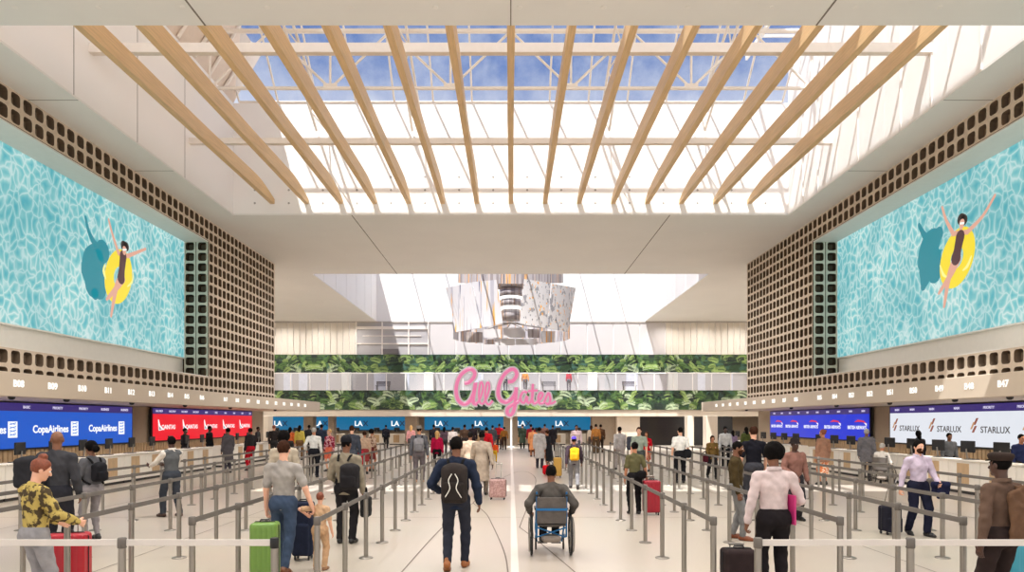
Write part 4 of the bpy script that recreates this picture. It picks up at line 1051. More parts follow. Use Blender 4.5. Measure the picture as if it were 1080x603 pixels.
def hair_field(J, style):
    f = Field(); RH = J['RH']; hc = J['head']; H_ = lambda *a: hc+RH@V(*a)
    cut = True
    if style in ('short','cap','bun','long','pony','side'): f.ell(H_(0,-.016,.026), (.083,.1,.098), RH, .01)
    if style == 'buzz': f.ell(H_(0,-.014,.023), (.0775,.096,.0925), RH, .01)
    if style == 'afro': f.ell(H_(0,-.03,.045), (.115,.12,.115), RH, .01)
    if style == 'bun': f.ell(H_(0,-.10,.07), (.042,.042,.042), RH, .01)
    if style == 'topbun': f.ell(H_(0,-.016,.026), (.083,.1,.098), RH, .01); f.ell(H_(0,-.03,.135), (.045,.045,.04), RH, .015)
    if style == 'curlbun': f.ell(H_(0,-.016,.03), (.093,.108,.104), RH, .01); f.ell(H_(0,-.135,-.03), (.062,.06,.062), RH, .02)
    if style == 'long':
        f.cap(H_(0,-.06,.0), H_(0,-.085,-.2), .078, .062, .03); 
        for s in (-1,1): f.cap(H_(s*.07,-.01,.0), H_(s*.075,.02,-.18), .025, .02, .02)
    if style == 'pony': f.cap(H_(0,-.11,.03), H_(0,-.12,-.14), .028, .018, .02)
    n = nrm(V(0,.82,-.57)); f.clip(RH@n, H_(0,.03,.0)); 
    if style not in ('long','pony','curlbun'): f.clip(RH@V(0,-.25,-1), H_(0,0,-.065))
    if style in ('afro','curlbun'): pass
    return f
def hat_mesh(mb, J, style):
    """brimmed or peaked headgear"""
    RH = J['RH']; hc = J['head']; M = Matrix([[*RH[i], hc[i]] for i in range(3)]+[[0,0,0,1]]); st = len(mb.v)
    if style == 'beanie': prof = [(.0905,.035),(.094,.05),(.0925,.09),(.075,.125),(.04,.145),(.006,.15)]
    elif style == 'flat': prof = [(.094,.045),(.104,.065),(.112,.09),(.105,.113),(.06,.128),(.006,.13)]
    elif style == 'bucket': prof = [(.135,.015),(.096,.055),(.09,.105),(.07,.13),(.005,.135)]
    else: prof = [(.088,.04),(.09,.07),(.082,.105),(.055,.128),(.005,.137)]
    mb.lathe(prof, (0,-.014,0), 20)
    for i in range(st, len(mb.v)): x, y, z = mb.v[i]; mb.v[i] = (x*.93, -.014+(y+.014)*1.1, z)
    if style in ('peak','flat'):
        pts = [(math.sin(a)*.075, .075+math.cos(a)*.085 if style == 'peak' else .07+math.cos(a)*.055, .045-.012*math.cos(a)) for a in [(-1.25+2.5*i/10) for i in range(11)]]
        inn = [(math.sin(a)*.074, .05+math.cos(a)*.03, .052) for a in [(-1.25+2.5*i/10) for i in range(11)]]
        v = inn+pts+[(x,y,z+.006) for x,y,z in inn]+[(x,y,z+.005) for x,y,z in pts]
        mb.add(v, [(i,11+i,12+i,i+1) for i in range(10)]+[(22+i,23+i,34+i,33+i) for i in range(10)]+[(11+i,33+i,34+i,12+i) for i in range(10)])
    mb.xf(M, st)
PT = {}
def person(label, X, Yo, h, rz, group=None, res=.012, skin='t', top=('tee',(150,150,150)), bottom=('trousers',(40,40,44)), shoes=(30,28,28), hair=('short','k'), hat=None, arch=None, boot=False, extra=None, cat='person', **p):
    """X metres, Yo in units of .75 m depth, rz 0 = seen from behind"""
    loc = (X, Yo*K, 0); sc = h/1.75; arch_key = arch
    def mats_of(): return {'person': SK[skin], 'top': cloth(*top[1:]), 'bottom': cloth(*bottom[1:]), 'shoe': mat('leather', shoes, .45), 'hair': HR[hair[1]]}
    if arch and arch in PT:
        root0, tree = PT[arch]; o = dup(root0, tree, loc, rz, label, group); m = mats_of()
        if 'group' in o and not group: del o['group']
        for q in [o]+[c for c in kids_new(o)]:
            q.material_slots[0].link = 'OBJECT'
            q.material_slots[0].material = m['person'] if q is o else m[{'trousers':'bottom','jeans':'bottom','skirt':'bottom','shorts':'bottom','shoe':'shoe','hair':'hair'}.get(q.name.split('.')[0], 'top')]
        o.scale = (sc,)*3; return o, None
    J = skeleton(p)
    b = field_obj(body_field(J, p), 'person', res, SK[skin]); tag(b, label, cat, group)
    bn = {'leggings':'trousers'}.get(bottom[0], bottom[0])
    field_obj(bottom_field(J, p, bottom[0]), bn, res*1.15, cloth(*bottom[1:]), b, .004)
    field_obj(top_field(J, p, top[0]), {'tee':'t_shirt','coat':'coat'}.get(top[0], top[0]), res*1.15, cloth(*top[1:]), b, .0055)
    if extra:      # an under- or over-garment
        for (kd, nm, c, kw) in extra: field_obj(top_field(J, {**p, **kw}, kd), nm, res*1.15, cloth(*c), b, .002)
    for n in 'LR':
        me = shoe_mesh(J, n, res, boot); me.materials.append(mat('leather', shoes, .45)); link('shoe', me, b)
    if p.get('beard'):
        f = Field(); hc = J['head']; RH = J['RH']; H_ = lambda *a: hc+RH@V(*a)
        f.ell(H_(0,.024,-.052), (.0585,.0685,.0775), RH, .01); f.ell(H_(0,.062,-.098), (.028,.0265,.023), RH, .02); f.clip(RH@V(0,-.75,.66), H_(0,.03,-.035)); f.ell(H_(0,.1,-.064), (.02,.022,.008), RH, .001, sub=True)
        field_obj(f, 'beard', res*.8, HR['n'], b)
    if top[0] == 'shirt' and res < .012:
        mb = MB(); N = 20; nc = J['neck']; vs = []
        for k in range(N+1):
            a = -PI*.5+.35+(2*PI-.7)*k/N+PI; cx, cy = math.sin(a+PI/2)*0, 0
            a = PI/2+.3+(2*PI-.6)*k/N; r0 = .066
            for (rr, z) in ((r0,-.012),(r0+.006,.034),(r0+.014,.036),(r0+.022,-.004)): vs.append(nc+J['R']@V(math.cos(a)*rr, math.sin(a)*rr, z-.01*math.sin(a)))
        mb.add(vs, [(k*4+j, k*4+j+1, k*4+5+j, k*4+4+j) for k in range(N) for j in range(3)], 0, True); mb.build('collar', cloth(*top[1:]), b)
    if hair[0] != 'bald': field_obj(hair_field(J, hair[0]), 'hair', res, HR[hair[1]], b, .004)
    if hat: mb = MB(); hat_mesh(mb, J, hat[0]); mb.build('hat', cloth(hat[1]), b)
    if res < .02 and abs(math.cos(rz)) < .999 or (res < .02 and math.cos(rz) < 0):
        for s in (-1,1):
            c = J['head']+J['RH']@V(s*.03,.079,-.002); mb = MB(); mb.lathe([(.001,-.011),(.007,-.0085),(.011,0),(.007,.0085),(.001,.011)], (0,0,0), 12, ax=1)
            mb.lathe([(.001,.0085),(.0045,.0107),(.001,.0118)], (0,0,0), 10, mi=1, ax=1)
            Mx = Matrix([[*J['RH'][i], c[i]] for i in range(3)]+[[0,0,0,1]]); mb.xf(Mx); mb.build('eye', [M_eye, M_iris], b)
    b.location = loc; b.rotation_euler.z = rz; b.scale = (sc,)*3
    if arch: PT[arch] = (b, make_kids(b))
    return b, J
def kids_new(o):
    return [c for c in o.children]
def world(b, J, pt):
    M = Matrix.Translation(b.location) @ Matrix.Rotation(b.rotation_euler.z, 4, 'Z') @ Matrix.Scale(b.scale[0], 4); return M @ Vector(pt)
def px(x, Yo): return (x-CX)*Yo/540
# ------------------------------------------------ luggage
def suitcase(label, X, Yo, w, h, d, c, rz=0, handle=0., soft=False, pattern=None, group=None, tilt=0):
    e = empty('suitcase', (X, Yo*K, 0), rz, label, 'suitcase', group); m = cloth(c) if soft else (mat('case_shell', c, .35, var=.05) if not pattern else mat('case_pattern', c, .4, scale=26, col2=pattern, thr=(.48,.52)))
    f = Field(); f.box((0,0,h/2+.05), (w/2,d/2,h/2-.01), .045, None, .001)
    if not soft:
        for i in range(5): f.box(((i-2)*w*.19, 0, h/2+.05), (w*.035,d/2+.008,h/2-.06), .012, None, .008)
    else: f.box((0,-d/2-.01,h*.38), (w*.4,.04,h*.28), .03, None, .01)
    field_obj(f, 'shell', .011, m, e)
    k = mat('case_trim', (26,26,30), .5)
    mb = MB(); mb.tube([(-w/2-.004,-d*.0,.09),(-w/2-.004,0,h-.0),(-w/2+.05,0,h+.047),(w/2-.05,0,h+.047),(w/2+.004,0,h),(w/2+.004,0,.09)], .007, 6); mb.build('zip', k, e)
    for sx in (-1,1):
        for sy in (-1,1):
            mb = MB(); mb.lathe([(.012,-.014),(.026,-.012),(.028,0),(.026,.012),(.012,.014)], (sx*(w/2-.05), sy*(d/2-.04), .028), 12, ax=0); mb.box((sx*(w/2-.05)-.012,sy*(d/2-.04)-.015,.03),(sx*(w/2-.05)+.012,sy*(d/2-.04)+.015,.062)); mb.build('wheel', k, e)
    mb = MB(); mb.tube([(-.06,0,h+.045),(-.05,0,h+.07),(.05,0,h+.07),(.06,0,h+.045)], .01, 8); mb.build('grip', k, e)
    if handle:
        mb = MB()
        for s in (-1,1): mb.tube([(s*.07,d*.3,h+.02),(s*.07,d*.3+tilt,h+handle)], .008, 8)
        mb.tube([(-.085,d*.3+tilt,h+handle),(.085,d*.3+tilt,h+handle)], .015, 8); mb.build('pull_handle', M_steel, e)
    return e
def bagpack(label, b, J, c, off=(0,-.2,.22), size=(.15,.09,.22), pocket=True, strapc=(24,24,26), res=.011, extra=None, cat='backpack', straps=True, lean=None, name='backpack', accent=None):
    R = J['R']; P = lambda *a: J['pel']+R@V(*a); e = bpy.data.objects.new(name, None); COL.objects.link(e)
    e.location = b.location; e.rotation_euler = b.rotation_euler; e.scale = b.scale; tag(e, label, cat)
    f = Field(); o = V(*off); f.box(P(*o), size, .06, R, .02); f.ell(P(*(o+V(0,-.01,size[2]*.75))), (size[0]*.85,size[1]*.9,size[2]*.4), R, .04)
    field_obj(f, 'body', res, cloth(c), e, .003)
    if pocket: f = Field(); f.box(P(*(o+V(0,-size[1]-.005,-size[2]*.35))), (size[0]*.8,.045,size[2]*.5), .035, R, .01); field_obj(f, 'pocket', res, cloth(tuple(int(v*.85) for v in c)), e, .002)
    if straps:
        for s in (-1,1):
            mb = MB(); pts = [P(s*.08,off[1]+.05,.42),P(s*.10,-.07,.50),P(s*.115,.05,.475),P(s*.125,.128,.36),P(s*.135,.115,.22),P(s*.15,.0,.12),P(s*.12,off[1]+.06,.06)]
            q = smooth_path([Vector(v) for v in pts], 4); mb.tube(q, .018, 8, flat=None); mb.build('strap', cloth(strapc), e)
    if accent:
        mb = MB()
        for s in (-1,1): mb.tube(smooth_path([Vector(P(s*.02,off[1]-size[1]-.02,.34)),Vector(P(s*.06,off[1]-size[1]-.035,.26)),Vector(P(s*.04,off[1]-size[1]-.055,.16)),Vector(P(s*.1,off[1]-size[1]-.045,.05)),Vector(P(s*.11,off[1]-size[1]-.02,.02))], 4), .007, 6)
        mb.build('piping', mat('reflective_piping', accent, .4), e)
    return e
def bag(label, X, Yo, z, size, c, rz=0, strap=None, name='shoulder_bag', cat='bag'):
    e = empty(name, (X, Yo*K, z), rz, label, cat); f = Field(); f.box((0,0,0), size, min(size)*.55, None, .01); field_obj(f, 'body', .012, cloth(c), e, .003)
    if strap: mb = MB(); mb.tube(smooth_path([Vector(v) for v in strap], 5), .014, 8); mb.build('strap', cloth((24,24,26)), e)
    return e
WALK = dict(pel=(0,.02,.925), footL=(-.09,.24,.09), footR=(.09,-.30,.15), fpR=-.55, handL=(-.27,-.14,.84), handR=(.27,.2,.86), lean=.04)
WALK2 = dict(pel=(0,.02,.925), footR=(.09,.24,.09), footL=(-.09,-.30,.15), fpL=-.55, handR=(.27,-.14,.84), handL=(-.27,.2,.86), lean=.04)
G1 = 'people in the near half of the hall'
N1 = .0085
# ---- near left
b, J = person('person with auburn bun in yellow floral blouse and pale grey jeans, seen from behind', px(37,5.35), 5.35, 1.68, -.5, res=N1, skin='l', top=('blouse',(186,164,92),((74,62,44),16)), bottom=('jeans',(150,148,150)), hair=('topbun','r'), fem=1, nod=.35, yaw=-.35, handR=(.22,.32,1.02), handL=(-.16,.3,1.0), curlR=1.)
suitcase('glossy red suitcase behind the barrier beside the floral blouse', px(72,6.1), 6.1, .44, .68, .27, (168,16,34), .15, handle=.22)
b, J = person('tall bald person in dark grey hoodie in front of the blue display', px(60,7.7), 7.7, 1.92, .15, res=.01, skin='b', top=('jacket',(62,62,66)), bottom=('trousers',(44,44,50)), hair=('bald','k'), yaw=.3, handL=(-.2,.24,1.05), handR=(.24,.1,.86))
bagpack('bulky dark duffel bag slung on the left shoulder of the tall bald person', b, J, (44,44,48), off=(-.26,-.12,.24), size=(.17,.15,.2), pocket=False, straps=False, cat='duffel bag', name='duffel_bag')
b, J = person('person with curly dark bun and grey leggings standing in profile near the left barriers', px(97,8.8), 8.8, 1.72, 1.15, res=.01, skin='b', top=('jacket',(92,92,96)), bottom=('leggings',(142,136,138)), hair=('curlbun','k'), fem=1, handL=(-.18,.26,1.02), handR=(.16,.28,.98), nod=.12)
bagpack('small black backpack worn by the person with the curly bun', b, J, (34,34,38), off=(0,-.19,.26), size=(.12,.08,.16))
b, J = person('person in grey vest over white shirt gesturing with both hands, left queue', px(181,11), 11, 1.73, 1.0, res=.01, skin='d', top=('shirt',(216,208,198)), bottom=('trousers',(58,62,70)), hair=('short','k'), shoes=(60,36,26), handL=(-.22,.42,1.1), handR=(.1,.36,1.08), footL=(-.12,.12,.085), footR=(.12,-.12,.085), hdirL=(-.3,1,.25), hdirR=(-.4,.8,.3), extra=[('vest','vest',((88,90,92),),{})])
b, J = person('person in plain grey t-shirt and blue jeans holding a child by the hand', px(299,7.0), 7.0, 1.80, -.05, res=N1, skin='l', top=('tee',(158,152,146)), bottom=('jeans',(62,76,98)), shoes=(112,66,36), hair=('short','n'), handR=(.40,.03,.80), handL=(-.25,.04,.8), footL=(-.11,.06,.085), footR=(.1,-.22,.10), fpR=-.25, curlR=1.0)
b, J = person('small child in tan top and trousers holding a grown-up hand', px(337.5,7.05), 7.05, 1.08, -.1, res=.0085, skin='l', top=('tee',(200,164,130)), bottom=('trousers',(196,158,122)), shoes=(150,110,80), hair=('short','r'), handL=(-.34,.03,1.24), handR=(.27,.04,.82), fem=1, ehL=(-1,-.3,-.3), hem=-.1)
suitcase('lime green suitcase standing behind the grey t-shirt', px(279.5,6.45), 6.45, .33, .74, .26, (104,140,58), .1)
suitcase('narrow navy suitcase between the grown-up and the child', px(320,7.6), 7.6, .3, .82, .22, (34,40,58), .0, soft=True)
b, J = person('person with dark beanie and taupe sweater carrying a backpack on one shoulder', px(365,8.6), 8.6, 1.80, -.08, res=N1, skin='b', top=('jacket',(140,130,112)), bottom=('trousers',(38,36,38)), hair=('buzz','k'), hat=('beanie',(30,30,34)), handL=(-.2,.22,.98), handR=(.27,.03,.82), yaw=-.15)
bagpack('black backpack hanging off the right shoulder of the taupe sweater', b, J, (44,42,44), off=(.13,-.21,.16), size=(.15,.1,.2))
bag('dark soft bag hanging by the right hand of the taupe sweater', px(386,8.7), 8.7, .60, (.08,.14,.17), (40,40,42), strap=[(0,-.08,.14),(0,-.04,.3),(0,.04,.3),(0,.08,.14)])
person('person in beige shirt with black hair partly hidden behind the grey t-shirt', px(297,10), 10.1, 1.85, .2, res=.012, skin='b', top=('tee',(176,164,146)), bottom=('trousers',(60,58,60)), hair=('afro','k'))
# ---- centre
b, J = person('person with charcoal backpack, navy jacket and brown boots walking up the central aisle', px(481,7.1), 7.1, 1.86, -.03, res=.0075, skin='b', top=('jacket',(38,46,64)), bottom=('jeans',(46,48,58)), shoes=(150,88,40), boot=True, hair=('short','k'), pel=(0,.02,.925), footR=(.10,.14,.085), footL=(-.09,-.22,.13), fpL=-.5, handL=(-.24,.2,1.0), handR=(.29,.1,.86), ehL=(-.7,-1,-.2), ehR=(.5,-1,-.2))
bagpack('charcoal backpack with pale piping on the person in navy jacket', b, J, (52,46,44), off=(0,-.215,.2), size=(.165,.1,.24), accent=(222,218,208), res=.0085)
b, J = person('person in long taupe coat pulling a pale pink suitcase up the aisle', px(508,14), 14, 1.80, -.05, res=.0115, skin='d', top=('coat',(168,152,136)), bottom=('trousers',(120,110,102)), hair=('short','k'), handR=(.3,-.16,.86), **{k: v for k, v in WALK2.items() if k not in ('handR',)})
suitcase('pale pink quilted suitcase pulled up the central aisle', px(525,13.4), 13.4, .44, .5, .25, (186,150,144), -.1, handle=.42, pattern=(160,122,118), tilt=.2)
person('person in sand coloured coat just left of the long taupe coat', px(496,15.5), 15.5, 1.74, .05, res=.014, skin='b', top=('coat',(176,154,134)), bottom=('trousers',(70,60,58)), hair=('short','k'))
b, J = person('person in grey cap and grey jacket with silver backpack left of the aisle', px(442,17.2), 17.2, 1.90, .1, res=.013, skin='t', top=('jacket',(98,98,104)), bottom=('trousers',(104,96,100)), hair=('buzz','k'), hat=('peak',(128,122,118)), handL=(-.25,.02,.84), handR=(.26,.08,.84), shoes=(200,160,130))
bagpack('silver grey backpack on the person wearing a grey cap', b, J, (136,134,138), size=(.15,.1,.2), res=.013)
person('blonde person in magenta jacket and black trousers in the left lane by the aisle', px(461,20.3), 20.3, 1.68, 0, res=.014, skin='l', top=('jacket',(176,22,66)), bottom=('leggings',(22,20,24)), hair=('long','y'), fem=1)
# ---- wheelchair in the aisle
M_wc = mat('wheelchair_blue', (24,104,160), .35, .3); M_wcf = cloth((96,90,86)); M_tyre = mat('tyre_black', (20,20,20), .7)
def wheelchair(label, X, Yo, rz, frame=M_wc, sc=1.):
    e = empty('wheelchair', (X, Yo*K, 0), rz, label, 'wheelchair'); e.scale = (sc,)*3
    for s in (-1,1):
        x = s*.30; mb = MB(); N = 32; c = (x, -.05, .31)
        mb.tube([(c[0], c[1]+math.cos(a*2*PI/N)*.30, c[2]+math.sin(a*2*PI/N)*.30) for a in range(N)], .017, 8, closed=True); w = mb.build('wheel', M_tyre, e)
        mb = MB(); mb.tube([(x+s*.035, c[1]+math.cos(a*2*PI/N)*.26, c[2]+math.sin(a*2*PI/N)*.26) for a in range(N)], .009, 6, closed=True); mb.build('hand_rim', M_steel, w)
        mb = MB()
        for a in range(14): an = a*2*PI/14; mb.tube([(x,c[1],c[2]),(x,c[1]+math.cos(an)*.29,c[2]+math.sin(an)*.29)], .003, 4)
        mb.lathe([(.03,-.03),(.03,.03)], c, 12, ax=0); mb.build('spokes', M_steel, w)
        mb = MB(); mb.lathe([(.05,-.014),(.07,-.01),(.072,0),(.07,.01),(.05,.014)], (s*.22,.36,.072), 16, ax=0); mb.tube([(s*.22,.36,.07),(s*.22,.33,.2)], .012, 6); mb.build('caster', M_tyre, e)
        mb = MB(); mb.tube([(s*.225,-.2,.98),(s*.225,-.2,.9),(s*.225,-.19,.46),(s*.225,-.17,.3)], .014, 8); mb.tube([(s*.225,-.19,.48),(s*.225,.25,.48),(s*.225,.34,.36),(s*.2,.46,.12)], .014, 8)
        mb.tube([(s*.225,-.17,.3),(s*.225,.3,.26),(s*.225,.33,.2)], .012, 8); mb.tube([(s*.225,-.19,.7),(s*.225,.16,.7),(s*.225,.2,.48)], .012, 8); mb.build('side_frame', frame, e)
        mb = MB(); mb.tube([(s*.225,-.2,.93),(s*.225,-.31,.935)], .018, 8); mb.build('push_handle', M_black, e)
        mb = MB(); mb.bbox((s*.215-.0,-.16,.7),(s*.215+s*.045,.16,.725), .008); mb.build('armrest', M_black, e)
        mb = MB(); mb.bbox((s*.03,.42,.09),(s*.19,.58,.105), .006); mb.build('footrest', M_black, e)
    mb = MB(); mb.bbox((-.22,-.2,.46),(.22,.24,.485), .01); mb.build('seat', M_wcf, e)
    mb = MB(); mb.bbox((-.225,-.225,.50),(.225,-.2,.9), .01); mb.build('backrest', M_wcf, e)
    mb = MB(); mb.box((-.235,-.24,.70),(.235,-.225,.735)); mb.tube([(-.22,-.19,.44),(.22,-.1,.28)], .012, 6); mb.tube([(.22,-.19,.44),(-.22,-.1,.28)], .012, 6); mb.build('cross_brace', frame, e)
    mb = MB(); mb.bbox((-.15,-.16,.2),(.15,.1,.3), .04); mb.build('under_seat_bag', cloth((150,140,130)), e)
    return e
SIT = dict(pel=(0,-.06,.575), footL=(-.1,.47,.19), footR=(.1,.47,.19), khL=(0,.5,1), khR=(0,.5,1))
wx, wy = px(581,7.9), 7.9
wheelchair('manual wheelchair with blue frame and grey backrest in the central aisle', wx, wy, 0)
person('person in grey hooded top seated in the blue wheelchair, seen from behind', wx, wy, 1.75, 0, res=N1, skin='b', top=('jacket',(84,80,76)), bottom=('trousers',(30,30,34)), hair=('short','k'), handL=(-.325,.04,.65), handR=(.325,.04,.65), ehL=(-.5,-1,.0), ehR=(.5,-1,.0), curlL=.9, curlR=.9, nod=.05, **{**SIT})
b, J = person('person in purple cap and dark sweater walking with a yellow backpack', px(605.5,15.5), 15.5, 1.60, 0, res=.0115, skin='b', top=('jacket',(60,48,56)), bottom=('trousers',(122,120,122)), hair=('buzz','k'), hat=('peak',(84,66,196)), **WALK)
bagpack('bright yellow backpack worn by the person in the purple cap', b, J, (232,172,36), size=(.15,.1,.2), res=.0115)
b, J = person('person in long pale grey coat standing right of the aisle centre', px(569,22.4), 22.4, 1.80, -.3, res=.015, skin='b', top=('coat',(196,190,188)), bottom=('trousers',(60,56,66)), hair=('short','k'), yaw=-.3)
person('person in long black dress beside the pale grey coat', px(578.5,22.6), 22.6, 1.66, 1.0, res=.015, skin='t', top=('coat',(40,40,44)), bottom=('skirt',(40,40,44)), hair=('bun','n'), fem=1, short=1, lean=.1, coatlen=.62)
suitcase('mustard suitcase beyond the wheelchair beside the right lane', px(588,18.6), 18.6, .3, .7, .24, (196,152,70), 0)
bag('bright red holdall on the floor behind the wheelchair user', px(580,19.5), 19.5, .2, (.28,.16,.18), (206,22,34), strap=[(-.12,0,.15),(-.06,0,.3),(.06,0,.3),(.12,0,.15)], name='holdall')
# ---- right
b, J = person('person in olive shirt with black crossbody strap beside a red suitcase', px(669.5,11.3), 11.3, 1.60, .12, res=.0105, skin='t', top=('tee',(96,92,64)), bottom=('trousers',(24,22,24)), hair=('bun','k'), fem=1, handR=(.3,-.02,.84), handL=(-.22,.1,.8))
bagpack('black crossbody bag on the back of the olive shirt', b, J, (26,24,26), off=(.12,-.16,.02), size=(.12,.05,.09), pocket=False, straps=False, cat='bag', name='crossbody_bag')
suitcase('crimson upright suitcase at the right side of the olive shirt', px(687,11.2), 11.2, .36, .72, .26, (150,14,36), .05, handle=.12)
b, J = person('person in grey-green t-shirt facing the camera with dark hair, right lanes', px(674,17.5), 17.5, 1.86, PI-.3, res=.012, skin='l', top=('tee',(146,156,142)), bottom=('trousers',(66,70,70)), hair=('short','n'))
bag('large slate duffel on the shoulder side of the grey-green t-shirt', px(666,17.9), 17.9, 1.28, (.16,.14,.24), (70,74,86), name='duffel_bag')
person('person in short scarlet dress with brown hair, right lanes', px(682,20.9), 20.9, 1.64, PI-.5, res=.014, skin='t', top=('tee',(200,20,40)), bottom=('skirt',(196,18,40)), hair=('long','n'), fem=1)
person('person in pale grey hoodie walking towards the far desks, right of the stone pier', px(654,21.5), 21.5, 1.84, .2, res=.015, skin='b', top=('jacket',(190,184,182)), bottom=('trousers',(176,168,166)), hair=('short','k'), **WALK)
b, J = person('person in white t-shirt with black shoulder bag standing between right barriers', px(717.5,17), 17, 1.86, -.1, res=.012, skin='l', top=('tee',(236,234,230)), bottom=('trousers',(28,28,32)), hair=('short','k'), yaw=.4)
bagpack('black shoulder bag hanging at the right hip of the white t-shirt', b, J, (28,28,32), off=(.2,-.1,-.02), size=(.12,.07,.13), pocket=False, straps=False, cat='bag', name='shoulder_bag')
person('person with long brown hair and open olive jacket facing the camera', px(751,18.2), 18.2, 1.56, PI, res=.012, skin='t', top=('jacket',(112,88,48)), bottom=('trousers',(40,38,40)), hair=('long','n'), fem=1, **{k: v for k, v in WALK.items()})
bag('round maroon handbag carried by the open olive jacket', px(743.5,18), 18, .72, (.11,.07,.12), (74,26,36), strap=[(-.08,0,.1),(-.04,0,.24),(.04,0,.24),(.08,0,.1)], name='handbag')
person('bearded person in olive brown sweater and faded grey jeans looking right', px(776,8.9), 8.9, 1.72, -1.95, res=N1, skin='b', top=('jacket',(68,56,34)), beard=1, bottom=('jeans',(124,124,124)), shoes=(120,62,32), hair=('buzz','k'), nod=.18, handL=(-.26,.04,.8), handR=(.24,.06,.8), footL=(-.1,-.06,.085), footR=(.1,.12,.085))
person('broad person in black t-shirt seen from behind near the blue display on the right', px(795,11.5), 11.5, 1.95, 0, res=.0105, skin='l', top=('tee',(26,26,34)), bottom=('trousers',(60,60,66)), hair=('short','n'), handL=(-.24,.14,.88), handR=(.26,.1,.86), fat=1.12)
b, J = person('large person in pale pink shirt and black trousers, nearest on the right of the aisle', px(816,5.95), 5.95, 1.79, -.05, res=.0075, skin='b', top=('shirt',(206,188,186)), bottom=('trousers',(34,30,32)), hair=('afro','k'), handL=(-.30,.02,.80), handR=(.25,.22,1.0), fat=1.08, yaw=.15, curlL=1.)
suitcase('dark brown suitcase low in front beside the pink shirt', px(779,5.75), 5.75, .36, .58, .28, (48,38,38), 0, soft=True, handle=.08)
fo = empty('folder', (px(829.5,6.0), 6.0*K-.08, .86), .2, 'magenta document folder held by the pale pink shirt', 'folder')
mb = MB(); mb.bbox((-.012,-.12,0), (.012,.12,.34), .004); mb.build('cover', mat('folder_magenta', (196,48,118), .5), fo); mb = MB(); mb.box((-.007,-.112,.01), (.007,.125,.332)); mb.build('pages', M_white, fo)
person('person in dark cap and mauve shirt facing the camera behind the pink shirt', px(838,10.6), 10.6, 1.70, PI+.15, res=.0105, skin='d', top=('jacket',(136,98,88)), bottom=('trousers',(48,46,50)), hair=('buzz','k'), hat=('bucket',(34,28,28)), handL=(-.25,.08,.82), handR=(.2,.24,1.0))
b, J = person('person in brown coat and orange patterned skirt at the right desks', px(868,16.5), 16.5, 1.80, .25, res=.012, skin='t', top=('coat',(150,112,92)), bottom=('skirt',(214,120,70),((240,220,200),20)), hair=('bun','r'), fem=1, coatlen=.22, skirt=.62, yaw=.3)
wx2 = px(931,16.3)
wheelchair('steel wheelchair at the white display desks on the right', wx2, 16.3, -.9, frame=M_steel)
person('grey haired person in white cardigan seated in the steel wheelchair', wx2, 16.3, 1.72, -.9, res=.011, skin='t', top=('jacket',(220,214,206)), bottom=('trousers',(90,84,84)), hair=('short','g'), fem=1, handL=(-.16,.22,.68), handR=(.16,.22,.68), nod=.15, **SIT)
person('person with grey hair in grey coat standing behind the steel wheelchair', px(914,17.6), 17.6, 1.80, -.7, res=.012, skin='b', top=('coat',(110,108,112)), bottom=('trousers',(70,68,72)), hair=('short','g'), coatlen=.3)
b, J = person('bearded person in lilac shirt and navy trousers walking towards the camera with a case', px(968.5,9.2), 9.2, 1.72, PI+.05, res=N1, skin='l', beard=1, top=('shirt',(192,178,196)), bottom=('trousers',(30,32,50)), hair=('short','k'), shoes=(24,22,24), handL=(-.20,.27,.98), handR=(.30,-.06,.84), footL=(-.1,.1,.085), footR=(.1,-.14,.1), fpR=-.25, curlR=1, curlL=.8)
c_ = world(b, J, J['wrL']); jk = empty('folded_jacket', c_, PI, 'navy jacket folded over the forearm of the lilac shirt', 'jacket')
f = Field(); f.box((-.02,.02,-.02), (.15,.06,.045), .04, rotx(.1), .03); f.box((-.05,.05,-.14), (.11,.035,.13), .03, rotx(-.1)@rotz(.1), .04); f.box((.06,-.02,-.1), (.06,.03,.1), .03, None, .04); field_obj(f, 'fabric', .01, cloth((30,32,58)), jk, .005)
suitcase('black cabin case rolling behind the person in lilac shirt', px(938.5,9.3), 9.3, .34, .48, .24, (34,34,44), .2, soft=True, handle=.38, tilt=-.12)
b, J = person('person in flat cap and brown shirt with back turned, nearest on the right edge', px(1056,5.15), 5.15, 1.74, .25, res=.0075, skin='d', top=('shirt',(98,78,66)), bottom=('trousers',(50,40,38)), hair=('buzz','k'), hat=('flat',(50,40,36)), handL=(-.28,-.02,.80), handR=(.24,.26,1.12), yaw=.1, hem=-.02)
f = Field(); Pq = lambda *a: J['pel']+J['R']@V(*a)
f.box(Pq(.08,-.15,.30), (.15,.03,.17), .03, roty(-.25), .04); f.box(Pq(.04,-.17,.1), (.12,.03,.2), .03, roty(.1), .05); f.box(Pq(.15,-.06,.45), (.08,.12,.03), .03, None, .04); f.box(Pq(.16,.1,.36), (.06,.03,.12), .03, None, .04)
jk = empty('carried_coat', b.location, b.rotation_euler.z, 'brown overcoat slung over the right shoulder of the flat cap wearer', 'coat'); jk.scale = b.scale; field_obj(f, 'fabric', .009, cloth((104,78,60)), jk, .006)
suitcase('teal suitcase at the right edge beside the flat cap wearer', px(1080,5.75), 5.75, .42, .66, .26, (60,150,170), 0)
